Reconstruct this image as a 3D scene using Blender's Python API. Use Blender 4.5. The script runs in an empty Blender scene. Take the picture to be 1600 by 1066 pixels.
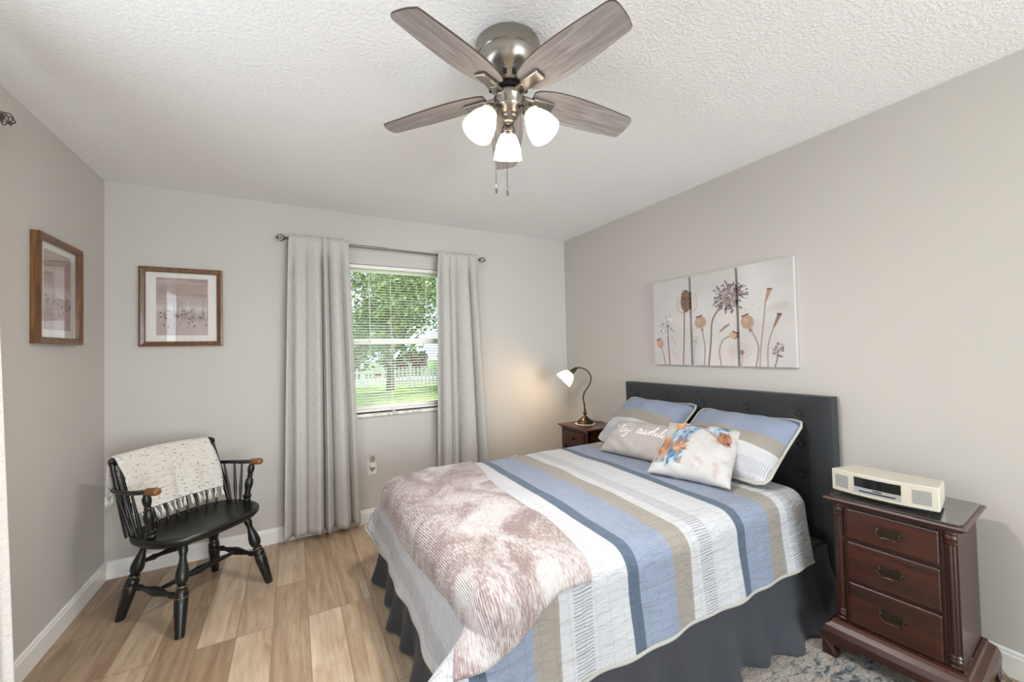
import bpy, bmesh, math, random
import numpy as np
from mathutils import Vector, Matrix
random.seed(7); rng = np.random.default_rng(7)
S = bpy.context.scene
COL = S.collection
R = math.radians
PI = math.pi

# ------------------------------------------------------------------ camera
FOCAL = 626.19
CAM = Vector((1.016, -3.3537, 1.3299))
yaw, pitch, roll = R(28.648), R(1.316), R(-1.358)
fw = Vector((math.sin(yaw) * math.cos(pitch), math.cos(yaw) * math.cos(pitch), math.sin(pitch)))
r0 = Vector((math.cos(yaw), -math.sin(yaw), 0)); u0 = r0.cross(fw)
rt = math.cos(roll) * r0 + math.sin(roll) * u0
up = -math.sin(roll) * r0 + math.cos(roll) * u0
cam = bpy.data.cameras.new('camera'); co = bpy.data.objects.new('camera', cam); COL.objects.link(co)
co.matrix_world = Matrix(((rt.x, up.x, -fw.x, CAM.x), (rt.y, up.y, -fw.y, CAM.y), (rt.z, up.z, -fw.z, CAM.z), (0, 0, 0, 1)))
cam.sensor_width = 36; cam.lens = 36 * FOCAL / 1600; cam.clip_start = .05; cam.clip_end = 300
S.camera = co

# ------------------------------------------------------------------ world, sun, left window daylight, added rear fill
W, H = 3.487, 2.44          # room width, ceiling height; back wall y = 0, rear wall y = REAR
REAR = -7.0  # room lengthened so the added rear fill spreads more evenly
w = bpy.data.worlds.new('world'); S.world = w; w.use_nodes = True
nt = w.node_tree; bg = nt.nodes['Background']
bg.inputs[0].default_value = (.70, .83, 1.0, 1); bg.inputs[1].default_value = 1.6
sun = bpy.data.lights.new('sun', 'SUN'); sun.energy = 5.0; sun.angle = R(.6); sun.color = (1, .95, .86)
so = bpy.data.objects.new('sun', sun); COL.objects.link(so)
so.rotation_euler = Vector((-.42, -.54, -.73)).to_track_quat('-Z', 'Y').to_euler()

def area(name, loc, direction, sx, sy, power, col):
    l = bpy.data.lights.new(name, 'AREA'); l.shape = 'RECTANGLE'; l.size = sx; l.size_y = sy; l.energy = power; l.color = col
    o = bpy.data.objects.new(name, l); COL.objects.link(o); o.location = loc
    o.rotation_euler = Vector(direction).to_track_quat('-Z', 'Z').to_euler(); return o
area('daylight_left_window', (-.10, -2.15, 1.45), (1, 0, 0), 1.4, 1.2, 12, (.88, .95, 1))
area('added_rear_fill', (2.4, REAR - .05, 1.1), (-.08, 1, .08), 1.9, 2.0, 128, (.85, .95, 1))  # added fill light behind the camera, brightens the whole room

S.view_settings.view_transform = 'Standard'; S.view_settings.look = 'None'
S.view_settings.exposure = 0.50; S.view_settings.gamma = 1.0; S.view_settings.use_curve_mapping = False
S.cycles.max_bounces = 10; S.cycles.diffuse_bounces = 6; S.cycles.glossy_bounces = 4
S.cycles.transmission_bounces = 6; S.cycles.transparent_max_bounces = 12
S.cycles.sample_clamp_indirect = 6; S.cycles.caustics_reflective = False; S.cycles.caustics_refractive = False

# ------------------------------------------------------------------ materials
def lin(c):
    if isinstance(c, str):
        c = c.lstrip('#'); c = [int(c[i:i + 2], 16) / 255 for i in (0, 2, 4)]
    return tuple((x / 12.92 if x <= .04045 else ((x + .055) / 1.055) ** 2.4) for x in c) + (1,)

class N:                       # small node-tree helper
    def __init__(s, name):
        s.m = bpy.data.materials.new(name); s.m.use_nodes = True
        s.t = s.m.node_tree; s.b = s.t.nodes['Principled BSDF']; s.out = s.t.nodes['Material Output']
    def n(s, typ, inputs=None, **kw):
        o = s.t.nodes.new(typ)
        for k, v in kw.items(): setattr(o, k, v)
        for k, v in (inputs or {}).items():
            if hasattr(v, 'is_output') or isinstance(v, bpy.types.NodeSocket): s.t.links.new(v, o.inputs[k])
            else: o.inputs[k].default_value = v
        return o
    def set(s, k, v):
        if isinstance(v, bpy.types.NodeSocket): s.t.links.new(v, s.b.inputs[k])
        else: s.b.inputs[k].default_value = v
    def coord(s, kind='Object', scale=(1, 1, 1), rot=(0, 0, 0)):
        c = s.n('ShaderNodeTexCoord'); return s.n('ShaderNodeMapping', {0: c.outputs[kind], 'Rotation': rot, 'Scale': scale}).outputs[0]
    def noise(s, vec, scale, detail=4, rough=.55, dist=0):
        return s.n('ShaderNodeTexNoise', {'Vector': vec, 'Scale': scale, 'Detail': detail, 'Roughness': rough, 'Distortion': dist}).outputs['Fac']
    def ramp(s, fac, stops, interp='LINEAR'):
        r = s.n('ShaderNodeValToRGB', {0: fac}); e = r.color_ramp; e.interpolation = interp
        while len(e.elements) > 1: e.elements.remove(e.elements[-1])
        e.elements[0].position = stops[0][0]; e.elements[0].color = lin(stops[0][1]) if not isinstance(stops[0][1], float) else (stops[0][1],) * 3 + (1,)
        for p, c in stops[1:]:
            x = e.elements.new(p); x.color = lin(c) if not isinstance(c, float) else (c, c, c, 1)
        return r.outputs[0]
    def mix(s, f, a, b, blend='MIX'):
        return s.n('ShaderNodeMix', {0: f, 6: a, 7: b}, data_type='RGBA', blend_type=blend).outputs[2]
    def math(s, op, a, b=0.0):
        return s.n('ShaderNodeMath', {0: a, 1: b}, operation=op).outputs[0]
    def bump(s, h, strength, dist=.01):
        s.set('Normal', s.n('ShaderNodeBump', {'Height': h, 'Strength': strength, 'Distance': dist}).outputs[0])

def plain(name, col, rough=.5, metal=0.0, nscale=0, namt=.06, bscale=0, bstr=.2, bdist=.004, coat=0, sheen=0, spec=.5):
    k = N(name); c = lin(col)
    if nscale:
        v = k.noise(k.coord(), nscale)
        d = k.ramp(v, [(.3, 1 - namt), (.7, 1 + 0.0)])
        c = k.mix(1.0, c, d, 'MULTIPLY')
    k.set('Base Color', c); k.set('Roughness', rough); k.set('Metallic', metal); k.set('Specular IOR Level', spec)
    if bscale: k.bump(k.noise(k.coord(), bscale, 3), bstr, bdist)
    if coat: k.set('Coat Weight', coat); k.set('Coat Roughness', .08)
    if sheen: k.set('Sheen Weight', sheen); k.set('Sheen Roughness', .5)
    return k.m

def wood(name, dark, light, axis=1, scale=14, rough=.35, coat=0.0, amount=1.0):
    k = N(name); sc = [scale] * 3; sc[axis] = scale * .07
    v = k.noise(k.coord(scale=sc), 1.6, 6, .62, .8)
    k.set('Base Color', k.ramp(v, [(.30, dark), (.68, light)])); k.set('Roughness', rough)
    k.bump(v, .12, .002)
    if coat: k.set('Coat Weight', coat); k.set('Coat Roughness', .12)
    return k.m

def attr_mat(name, rough=.7, coat=0, bscale=0, bstr=.2, sheen=0):
    k = N(name); a = k.n('ShaderNodeAttribute', attribute_name='paint'); k.set('Base Color', a.outputs[0]); k.set('Roughness', rough)
    if coat: k.set('Coat Weight', coat); k.set('Coat Roughness', .04)
    if bscale: k.bump(k.noise(k.coord(), bscale, 2), bstr, .002)
    if sheen: k.set('Sheen Weight', sheen)
    return k.m

M = {}
M['wall'] = plain('wall_paint', '#c5c0ba', .75, nscale=.9, namt=.015, bscale=160, bstr=.12, bdist=.002)
k = N('ceiling_texture'); k.set('Base Color', lin('#f3f3f3')); k.set('Roughness', .9)
v = k.coord(); a = k.noise(v, 75, 3, .6); b = k.noise(v, 28, 2, .5)
k.bump(k.math('ADD', k.ramp(a, [(.42, 0.0), (.62, 1.0)]), k.math('MULTIPLY', b, .6)), .32, .006); M['ceiling'] = k.m
M['white'] = plain('white_paint', '#eceae6', .38)
M['plate'] = plain('white_plastic', '#e8e6e0', .3)

k = N('plank_tile'); c = k.coord(rot=(0, 0, R(90)))
def brick(kk, c1, c2, mort):
    return kk.n('ShaderNodeTexBrick', {'Vector': c, 'Color1': c1, 'Color2': c2, 'Mortar': mort, 'Scale': 1.0, 'Mortar Size': .0026, 'Mortar Smooth': .3, 'Bias': 0.0, 'Brick Width': 1.02, 'Row Height': .153}, offset=.37, offset_frequency=3)
br = brick(k, (0, 0, 0, 1), (1, 1, 1, 1), (.5, .5, .5, 1))
# each plank shifts the grain lookup
shift = k.n('ShaderNodeVectorMath', {0: k.coord(scale=(9, .75, 1)), 1: k.n('ShaderNodeVectorMath', {0: br.outputs[0], 'Scale': 17.0}, operation='SCALE').outputs[0]}, operation='ADD').outputs[0]
g1 = k.noise(shift, 2.2, 6, .62, 1.1); g2 = k.noise(shift, 9, 4, .6, .4); g3 = k.noise(k.coord(scale=(3, 1.0, 1)), 2.2, 4, .6, .5)
base = k.ramp(g1, [(.28, '#a48a72'), (.44, '#c0a78d'), (.58, '#cfb89d'), (.74, '#e0d2bd')])
base = k.mix(k.ramp(g2, [(.5, 0.0), (.75, .35)]), base, lin('#80654e'))
base = k.mix(k.ramp(g3, [(.52, 0.0), (.72, .5)]), base, lin('#e3d3bd'))
tone = k.ramp(br.outputs[0], [(0, '#c6bcb2'), (1, '#ffffff')]); base = k.mix(1.0, base, tone, 'MULTIPLY')
base = k.mix(br.outputs[1], base, lin('#8f7a66'))
k.set('Base Color', base); k.set('Roughness', .42); k.bump(k.math('SUBTRACT', k.math('MULTIPLY', g2, .15), br.outputs[1]), .35, .002); M['floor'] = k.m

# ------------------------------------------------------------------ mesh helpers
class MB:
    def __init__(s): s.v = []; s.f = []; s.mi = []; s.smooth = []
    def add(s, vs, fs, mi=0, smooth=False):
        o = len(s.v); s.v += [tuple(p) for p in vs]
        for f in fs: s.f.append([i + o for i in f]); s.mi.append(mi); s.smooth.append(smooth)
        return s
    def box(s, a, b, mi=0, rot=None, at=(0, 0, 0)):
        x0, y0, z0 = a; x1, y1, z1 = b
        vs = [(x, y, z) for z in (z0, z1) for y in (y0, y1) for x in (x0, x1)]
        if rot: vs = [Vector(at) + rot @ Vector(p) for p in vs]
        return s.add(vs, [(0, 2, 3, 1), (4, 5, 7, 6), (0, 1, 5, 4), (2, 6, 7, 3), (0, 4, 6, 2), (1, 3, 7, 5)], mi)
    def lathe(s, prof, n=24, origin=(0, 0, 0), axis=(0, 0, 1), mi=0, smooth=True, cap=True):
        q = Vector(axis).normalized().to_track_quat('Z', 'Y'); o = Vector(origin)
        vs = []; fs = []
        for r, z in prof:
            for i in range(n):
                a = 2 * PI * i / n; vs.append(o + q @ Vector((r * math.cos(a), r * math.sin(a), z)))
        for j in range(len(prof) - 1):
            for i in range(n):
                fs.append((j * n + i, j * n + (i + 1) % n, (j + 1) * n + (i + 1) % n, (j + 1) * n + i))
        if cap:
            if prof[0][0] > 1e-6: fs.append(tuple(range(n))[::-1])
            if prof[-1][0] > 1e-6: fs.append(tuple((len(prof) - 1) * n + i for i in range(n)))
        return s.add(vs, fs, mi, smooth)
    def tube(s, pts, r, n=10, mi=0, cap=True):
        pts = [Vector(p) for p in pts]; rs = r if isinstance(r, (list, tuple)) else [r] * len(pts)
        vs = []; fs = []; prev = None
        for i, p in enumerate(pts):
            t = (pts[min(i + 1, len(pts) - 1)] - pts[max(i - 1, 0)]).normalized()
            if prev is None:
                a = Vector((0, 0, 1)) if abs(t.z) < .9 else Vector((1, 0, 0)); e = t.cross(a).normalized()
            else: e = (prev - t * prev.dot(t)).normalized()
            prev = e; g = t.cross(e)
            for j in range(n):
                an = 2 * PI * j / n; vs.append(p + (e * math.cos(an) + g * math.sin(an)) * rs[i])
        for i in range(len(pts) - 1):
            for j in range(n): fs.append((i * n + j, i * n + (j + 1) % n, (i + 1) * n + (j + 1) % n, (i + 1) * n + j))
        if cap: fs.append(tuple(range(n))[::-1]); fs.append(tuple((len(pts) - 1) * n + j for j in range(n)))
        return s.add(vs, fs, mi, True)
    def prism(s, outline, z0, z1, mi=0, axis='z', smooth=False):      # outline in 2-D, extruded along an axis
        def P(a, b, c): return {'z': (a, b, c), 'x': (c, a, b), 'y': (a, c, b)}[axis]
        n = len(outline); vs = [P(a, b, z0) for a, b in outline] + [P(a, b, z1) for a, b in outline]
        fs = [tuple(range(n))[::-1], tuple(range(n, 2 * n))]
        s.add(vs, fs, mi, False); o = len(s.v) - 2 * n
        for i in range(n): s.f.append([o + i, o + (i + 1) % n, o + n + (i + 1) % n, o + n + i]); s.mi.append(mi); s.smooth.append(smooth)
        return s
    def ball(s, c, r, n=12, mi=0, sc=(1, 1, 1)):
        m = n // 2; vs = []; fs = []
        for i in range(m + 1):
            th = PI * i / m
            for j in range(n):
                ph = 2 * PI * j / n
                vs.append((c[0] + r * sc[0] * math.sin(th) * math.cos(ph), c[1] + r * sc[1] * math.sin(th) * math.sin(ph), c[2] + r * sc[2] * math.cos(th)))
        for i in range(m):
            for j in range(n): fs.append((i * n + j, (i + 1) * n + j, (i + 1) * n + (j + 1) % n, i * n + (j + 1) % n))
        return s.add(vs, fs, mi, True)
    def grid(s, fn, nu, nv, mi=0, closed_u=False):
        vs = [fn(i / nu, j / nv) for j in range(nv + 1) for i in range(nu + 1)]
        fs = [(j * (nu + 1) + i, j * (nu + 1) + i + 1, (j + 1) * (nu + 1) + i + 1, (j + 1) * (nu + 1) + i) for j in range(nv) for i in range(nu)]
        return s.add(vs, fs, mi, True)
    def build(s, name, mats, parent=None, bevel=0, seg=2, fix=True, sub=0, solid=0, loc=None, merge=False):
        me = bpy.data.meshes.new(name); me.from_pydata(s.v, [], s.f)
        mats = mats if isinstance(mats, (list, tuple)) else [mats]
        for m in mats: me.materials.append(m)
        me.polygons.foreach_set('material_index', s.mi); me.polygons.foreach_set('use_smooth', s.smooth)
        if fix or merge:
            bm = bmesh.new(); bm.from_mesh(me)
            if merge: bmesh.ops.remove_doubles(bm, verts=bm.verts, dist=1e-5)
            if fix: bmesh.ops.recalc_face_normals(bm, faces=bm.faces)
            bm.to_mesh(me); bm.free()
        if any(s.smooth): me.set_sharp_from_angle(angle=R(42))
        o = bpy.data.objects.new(name, me); COL.objects.link(o)
        if parent: o.parent = parent
        if loc: o.location = loc
        if bevel:
            m = o.modifiers.new('bevel', 'BEVEL'); m.width = bevel; m.segments = seg; m.limit_method = 'ANGLE'; m.angle_limit = R(40); m.harden_normals = False
        if solid:
            m = o.modifiers.new('solid', 'SOLIDIFY'); m.thickness = solid; m.offset = 0
        if sub:
            m = o.modifiers.new('sub', 'SUBSURF'); m.levels = sub; m.render_levels = sub
        return o

def tag(o, label=None, cat=None, group=None, kind=None):
    if label: o['label'] = label
    if cat: o['category'] = cat
    if group: o['group'] = group
    if kind: o['kind'] = kind
    return o
def empty(name, loc, rz=0, label=None, cat=None, group=None):
    o = bpy.data.objects.new(name, None); COL.objects.link(o); o.location = loc; o.rotation_euler = (0, 0, rz); o.empty_display_size = .1
    return tag(o, label, cat, group)
def copy_tree(o, parent=None):
    c = o.copy(); COL.objects.link(c)
    if parent: c.parent = parent
    for ch in [x for x in bpy.data.objects if x.parent == o]: copy_tree(ch, c)
    return c
def struct(o): o['kind'] = 'structure'; return o
def set_uv(o, uvs):           # per-vertex uv list -> loop uvs
    me = o.data; l = me.uv_layers.new(name='UVMap'); arr = np.array(uvs, dtype=np.float32)
    idx = np.empty(len(me.loops), dtype=np.int32); me.loops.foreach_get('vertex_index', idx)
    l.data.foreach_set('uv', arr[idx].ravel())
def set_paint(o, cols):       # per-vertex linear colours
    a = o.data.color_attributes.new('paint', 'FLOAT_COLOR', 'POINT')
    c = np.ones((len(o.data.vertices), 4), dtype=np.float32); c[:, :3] = cols; a.data.foreach_set('color', c.ravel())
def catmull(pts, n=8):
    P = [Vector(p) for p in pts]; P = [P[0] * 2 - P[1]] + P + [P[-1] * 2 - P[-2]]; out = []
    for i in range(1, len(P) - 2):
        for k in range(n):
            t = k / n; a, b, c, d = P[i - 1], P[i], P[i + 1], P[i + 2]
            out.append(.5 * ((2 * b) + (c - a) * t + (2 * a - 5 * b + 4 * c - d) * t * t + (3 * b - a - 3 * c + d) * t ** 3))
    out.append(P[-2]); return out
def sstep(a, b, x):
    t = min(1, max(0, (x - a) / (b - a))); return t * t * (3 - 2 * t)

class Raster:                 # paints printed pictures into a colour grid (metres)
    def __init__(s, w, h, nx, ny, col):
        s.nx, s.ny = nx, ny; s.X, s.Y = np.meshgrid(np.linspace(0, w, nx + 1), np.linspace(0, h, ny + 1))
        s.c = np.ones(s.X.shape + (3,)) * np.array(lin(col)[:3]); s.px = w / nx
    def blend(s, mask, col, op=1.0):
        m = (np.clip(mask, 0, 1) * op)[..., None]; s.c = s.c * (1 - m) + np.array(lin(col)[:3]) * m
    def stroke(s, pts, wd, col, op=1.0, wd2=None):
        d = np.full(s.X.shape, 9.0); n = len(pts) - 1
        for i in range(n):
            (x0, y0), (x1, y1) = pts[i][:2], pts[i + 1][:2]; dx, dy = x1 - x0, y1 - y0
            t = np.clip(((s.X - x0) * dx + (s.Y - y0) * dy) / (dx * dx + dy * dy + 1e-12), 0, 1)
            ww = wd if wd2 is None else wd + (wd2 - wd) * (i + t) / n
            d = np.minimum(d, np.hypot(s.X - x0 - t * dx, s.Y - y0 - t * dy) - ww / 2)
        s.blend(.5 - d / s.px, col, op)
    def blob(s, cx, cy, rx, ry, col, op=1.0, rot=0, soft=None):
        c, n = math.cos(rot), math.sin(rot); X = (s.X - cx) * c + (s.Y - cy) * n; Y = -(s.X - cx) * n + (s.Y - cy) * c
        q = np.sqrt((X / rx) ** 2 + (Y / ry) ** 2)
        s.blend(np.clip((1 - q) * (min(rx, ry) / s.px if soft is None else soft) + (.5 if soft is None else 0), 0, 1), col, op)
    def poly(s, pts, col, op=1.0):
        ins = np.zeros(s.X.shape, bool); n = len(pts)
        for i in range(n):
            (x0, y0), (x1, y1) = pts[i], pts[(i + 1) % n]
            cnd = ((y0 > s.Y) != (y1 > s.Y)); ins ^= cnd & (s.X < (x1 - x0) * (s.Y - y0) / ((y1 - y0) if y1 != y0 else 1e-9) + x0)
        s.blend(ins.astype(float), col, op)
    def cloud(s, scale, seed=0):     # smooth value noise 0..1, scale = cells per metre (sx, sy)
        g = np.random.default_rng(seed); out = 0; tot = 0
        for o in range(3):
            sx, sy = scale[0] * 2 ** o, scale[1] * 2 ** o; T = g.random((int(s.Y.max() * sy) + 3, int(s.X.max() * sx) + 3))
            xi, yi = s.X * sx, s.Y * sy; i, j = xi.astype(int), yi.astype(int); fx, fy = xi - i, yi - j; fx = fx * fx * (3 - 2 * fx); fy = fy * fy * (3 - 2 * fy)
            v = (T[j, i] * (1 - fx) + T[j, i + 1] * fx) * (1 - fy) + (T[j + 1, i] * (1 - fx) + T[j + 1, i + 1] * fx) * fy
            out = out + v * .5 ** o; tot += .5 ** o
        return out / tot

# ------------------------------------------------------------------ room shell
T = .16
WX0, WX1, WZ0, WZ1 = 1.30, 2.20, .855, 2.045        # back window opening
b = MB()
b.box((-T, 0, -.05), (WX0, T, H)); b.box((WX1, 0, -.05), (W + T, T, H)); b.box((WX0, 0, -.05), (WX1, T, WZ0)); b.box((WX0, 0, WZ1), (WX1, T, H))
struct(b.build('wall_back', M['wall']))
LY0, LY1, LZ0, LZ1 = -2.85, -1.42, .8, 2.05         # left window opening (out of frame)
b = MB()
b.box((-T, LY1, -.05), (0, 0, H)); b.box((-T, REAR, -.05), (0, LY0, H)); b.box((-T, LY0, -.05), (0, LY1, LZ0)); b.box((-T, LY0, LZ1), (0, LY1, H))
struct(b.build('wall_left', M['wall']))
struct(MB().box((W, REAR, -.05), (W + T, 0, H)).build('wall_right', M['wall']))
b = MB()                                             # unseen rear wall, its opening made up for the added fill light
b.box((-T, REAR - T, -.05), (1.4, REAR, H)); b.box((3.4, REAR - T, -.05), (W + T, REAR, H)); b.box((1.4, REAR - T, 2.15), (3.4, REAR, H))
struct(b.build('wall_rear', M['wall']))
struct(MB().box((-T, REAR - T, H), (W + T, T, H + .1)).build('ceiling', M['ceiling']))
struct(MB().box((-T, REAR - T, -.1), (W + T, T, 0)).build('floor', M['floor']))
BH = .105; bt = .013
prof = [(0, 0), (bt, 0), (bt, BH - .022), (bt - .003, BH - .016), (bt - .004, BH - .006), (bt - .009, BH), (0, BH)]
b = MB(); b.prism([(-a, z) for a, z in prof], bt, W - bt, axis='x'); struct(b.build('baseboard_back', M['white']))
b = MB(); b.prism(prof, REAR, -bt * 0, axis='y'); struct(b.build('baseboard_left', M['white']))
b = MB(); b.prism([(W - a, z) for a, z in prof], REAR, 0, axis='y'); struct(b.build('baseboard_right', M['white']))

# ------------------------------------------------------------------ glass, metals, fabrics used in several places
def pane_glass(name, refl=1.0):
    k = N(name); t = k.n('ShaderNodeBsdfTransparent'); g = k.n('ShaderNodeBsdfGlossy', {'Roughness': .01})
    gm = k.n('ShaderNodeNewGeometry'); f = k.n('ShaderNodeFresnel', {'IOR': k.n('ShaderNodeMapRange', {0: gm.outputs['Backfacing'], 3: 1.48, 4: 1 / 1.48}).outputs[0]}); m = k.n('ShaderNodeMixShader', {0: k.math('MULTIPLY', f.outputs[0], refl), 1: t.outputs[0], 2: g.outputs[0]})
    k.t.links.new(m.outputs[0], k.out.inputs[0]); return k.m
M['pane'] = pane_glass('clear_pane', .22)
k = N('brushed_nickel'); k.set('Base Color', lin('#9d978f')); k.set('Metallic', 1.0)
v = k.noise(k.coord(scale=(6, 6, 260)), 1.0, 3); k.set('Roughness', k.n('ShaderNodeMapRange', {0: v, 3: .18, 4: .34}).outputs[0]); M['nickel'] = k.m
M['pewter'] = plain('dark_pewter', '#6f6860', .3, 1.0)
M['bronze'] = plain('dark_bronze', '#4a4238', .38, 1.0)

# ------------------------------------------------------------------ window in the back wall
win = MB(); fy0, fy1 = .085, .135; fr = .045
win.box((WX0, fy0, WZ0), (WX0 + fr, fy1, WZ1)); win.box((WX1 - fr, fy0, WZ0), (WX1, fy1, WZ1))
win.box((WX0 + fr, fy0, WZ0), (WX1 - fr, fy1, WZ0 + fr)); win.box((WX0 + fr, fy0, WZ1 - fr), (WX1 - fr, fy1, WZ1))
wo = struct(win.build('window_1', M['white'], bevel=.003))
zm = 1.425
MB().box((WX0 + fr, fy0 - .004, zm - .022), (WX1 - fr, fy1 - .004, zm + .022)).build('meeting_rail', M['white'], wo, bevel=.003)
MB().box((WX0 + fr, .108, WZ0 + fr), (WX1 - fr, .112, zm - .022)).build('pane', M['pane'], wo)
MB().box((WX0 + fr, .116, zm + .022), (WX1 - fr, .120, WZ1 - fr)).build('pane', M['pane'], wo)
k = N('marble_sill'); v = k.noise(k.coord(), 14, 6, .7, 1.5); k.set('Base Color', k.ramp(v, [(.35, '#b3a99a'), (.5, '#e2dcd2'), (.8, '#efebe4')])); k.set('Roughness', .35)
struct(MB().box((WX0 - .03, -.022, WZ0 - .026), (WX1 + .03, .085, WZ0)).build('trim_1', k.m, bevel=.004))

# blind
bl = empty('window_blind', ((WX0 + WX1) / 2, .04, WZ0), 0, 'white mini blind with open slats in the window between the grey curtains', 'blind')
hw = (WX1 - WX0) / 2 - .008
k = N('white_slat'); dif = k.n('ShaderNodeBsdfDiffuse', {'Color': lin('#f0efec')}); trl = k.n('ShaderNodeBsdfTranslucent', {'Color': lin('#f0efec')})
k.t.links.new(k.n('ShaderNodeMixShader', {0: .45, 1: dif.outputs[0], 2: trl.outputs[0]}).outputs[0], k.out.inputs[0]); M['slat'] = k.m
zt = WZ1 - WZ0
MB().box((-hw, -.014, zt - .028), (hw, .014, zt - .001)).build('headrail', M['white'], bl, bevel=.002)
n = 53
sl = MB(); sl.grid(lambda u, v: (-hw + 2 * hw * u, (v - .5) * .0255, .0026 * (1 - (2 * v - 1) ** 2) + (v - .5) * .004), 1, 6)
s0 = sl.build('slat', M['slat'], bl, solid=.0012, fix=False)
for i in range(n):
    o = s0 if i == 0 else s0.copy()
    if i: COL.objects.link(o)
    o.parent = bl; o.location = (0, 0, .032 + i * (zt - .07) / (n - 1))
MB().box((-hw, -.011, .006), (hw, .011, .018)).build('bottom_rail', M['white'], bl, bevel=.002)
for x in (-.32, -.02, .28):
    b = MB(); b.tube([(x, -.0135, .012), (x, -.0135, zt - .02)], .0011, 5); b.tube([(x, .0135, .012), (x, .0135, zt - .02)], .0011, 5)
    b.build('ladder_cord', M['slat'], bl)
b = MB(); b.box((-.03, -.02, -.008), (.0, -.011, .02)); b.build('tassel', M['slat'], bl, bevel=.003)
b = MB(); b.tube([(-.19, -.019, zt - .03), (-.19, -.019, .45)], .004, 6); b.build('wand', M['slat'], bl)

# ------------------------------------------------------------------ curtain rods and curtains
def cage(mb, c, ax, r, n=6, twist=1.3, mi=0):
    q = Vector(ax).normalized().to_track_quat('Z', 'Y'); c = Vector(c)
    for i in range(n):
        pts = []
        for k_ in range(13):
            t = k_ / 12; th = PI * t; a = 2 * PI * i / n + twist * t
            pts.append(c + q @ Vector((r * math.sin(th) * math.cos(a), r * math.sin(th) * math.sin(a), -r * math.cos(th))))
        mb.tube(pts, r * .09, 6, mi)
    e = c + q @ Vector((0, 0, r)); mb.ball(e, r * .22, 8, mi)
    for i in range(n):
        a = 2 * PI * i / n; mb.tube([c + q @ Vector((0, 0, r)), c + q @ Vector((.3 * r * math.cos(a), .3 * r * math.sin(a), 1.25 * r))], r * .07, 5, mi)
rod = empty('curtain_rod', (1.73, -.09, 2.158), 0, 'pewter curtain rod with round cage finials above the window on the far wall', 'curtain rod')
rz = R(-.9)
b = MB(); b.tube([(-.74, 0, .012), (-.05, 0, .001)], .0095, 12); b.tube([(-.05, 0, .001), (.74, 0, -.012)], .0075, 12); b.build('rod', M['pewter'], rod)
for sx, zz in ((-1, .012), (1, -.012)):
    b = MB(); b.lathe([(.010, 0), (.013, .004), (.013, .012), (.008, .016), (.008, .026), (.012, .03), (.006, .036)], 14, (sx * .728, 0, zz), (sx, 0, 0)); cage(b, (sx * .784, 0, zz), (sx, 0, 0), .024)
    b.build('finial', M['pewter'], rod)
    b = MB(); b.box((sx * .722 - .006, -.004, zz - .012), (sx * .722 + .006, .089, zz - .004)); b.box((sx * .722 - .008, .083, zz - .055), (sx * .722 + .008, .0895, zz + .02)); b.tube([(sx * .722, -.002, zz - .05), (sx * .722, -.002, zz - .008)], .004, 8)
    b.build('bracket', M['pewter'], rod, bevel=.001)

def linen(name, base, dark, flecks=0):
    k = N(name); c1 = k.noise(k.coord('UV', (30, 500, 1)), 1.0, 3, .6); c2 = k.noise(k.coord('UV', (420, 25, 1)), 1.0, 3, .6)
    f = k.math('ADD', k.math('MULTIPLY', c1, .6), k.math('MULTIPLY', c2, .4)); col = k.ramp(f, [(.38, dark), (.6, base)])
    if flecks:
        f2 = k.noise(k.coord('UV', (45, 190, 1)), 1.0, 2, .5); col = k.mix(k.ramp(f2, [(.64, 0.0), (.7, .6)]), col, lin('#8f949c'))
    k.set('Base Color', col); k.set('Roughness', .85); k.set('Sheen Weight', .2)
    k.bump(f, .25, .002); return k.m
M['linen'] = linen('grey_linen', '#c8c4bf', '#a9a5a1')
def curtain(name, mat, top, bot, zt, zb, depth_at, folds, seed, axis='x', amp=.047, side=-1):
    g = random.Random(seed); ph = [g.uniform(0, 6) for _ in range(4)]; b = MB(); nu, nv = 150, 60
    def fn(u, v):
        # v: 0 top .. 1 bottom
        e0 = top[0] + (bot[0] - top[0]) * (v ** .8); e1 = top[1] + (bot[1] - top[1]) * (v ** .8)
        wob = .035 * math.sin(2 * PI * u + ph[0]) * v
        uu = u + .045 * math.sin(2 * PI * u * 2 + ph[2]) * u * (1 - u) * 4; a = e0 + (e1 - e0) * (uu + wob * u * (1 - u) * 2)
        q = u * folds * 2 * PI + ph[1] + .9 * math.sin(u * 5 + ph[2]) + .5 * v * math.sin(u * 9 + ph[3])
        A = amp * (.55 + .75 * v) * (.8 + .4 * math.sin(u * 7 + ph[3]))
        crest = abs(math.sin(q / 2)) ** .75                 # broad rounded folds with narrow valleys
        d = depth_at + side * (A * (crest * 2 - 1.1) + .010 * v * math.sin(1.5 * q + ph[0]))
        hd = 1 - sstep(.030, .085, v); d = d * (1 - hd) + (depth_at + side * (.024 + A * .30 * (crest * 2 - 1.0))) * hd   # rod pocket gathered in front of the rod
        z = zt + (zb - zt) * v + .006 * math.sin(q + 1) * (1 - v) * (1 if v < .03 else 0)
        return (a, d, z) if axis == 'x' else (d, a, z)
    b.grid(fn, nu, nv)
    o = b.build(name, mat, None, fix=False, solid=.003)
    L = abs(top[1] - top[0]) * 2
    set_uv(o, [(i / nu * L, j / nv * (zt - zb)) for j in range(nv + 1) for i in range(nu + 1)])
    return o
c1 = curtain('curtain', M['linen'], (.995, 1.39), (.950, 1.455), 2.195, .045, -.092, 5.2, 3)
tag(c1, 'grey linen curtain panel left of the window, nearer the framed picture', 'curtain', 'grey linen curtains')
c2 = curtain('curtain', M['linen'], (2.095, 2.46), (2.045, 2.56), 2.18, .045, -.092, 4.6, 11)
tag(c2, 'grey linen curtain panel right of the window, behind the bed', 'curtain', 'grey linen curtains')
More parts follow.
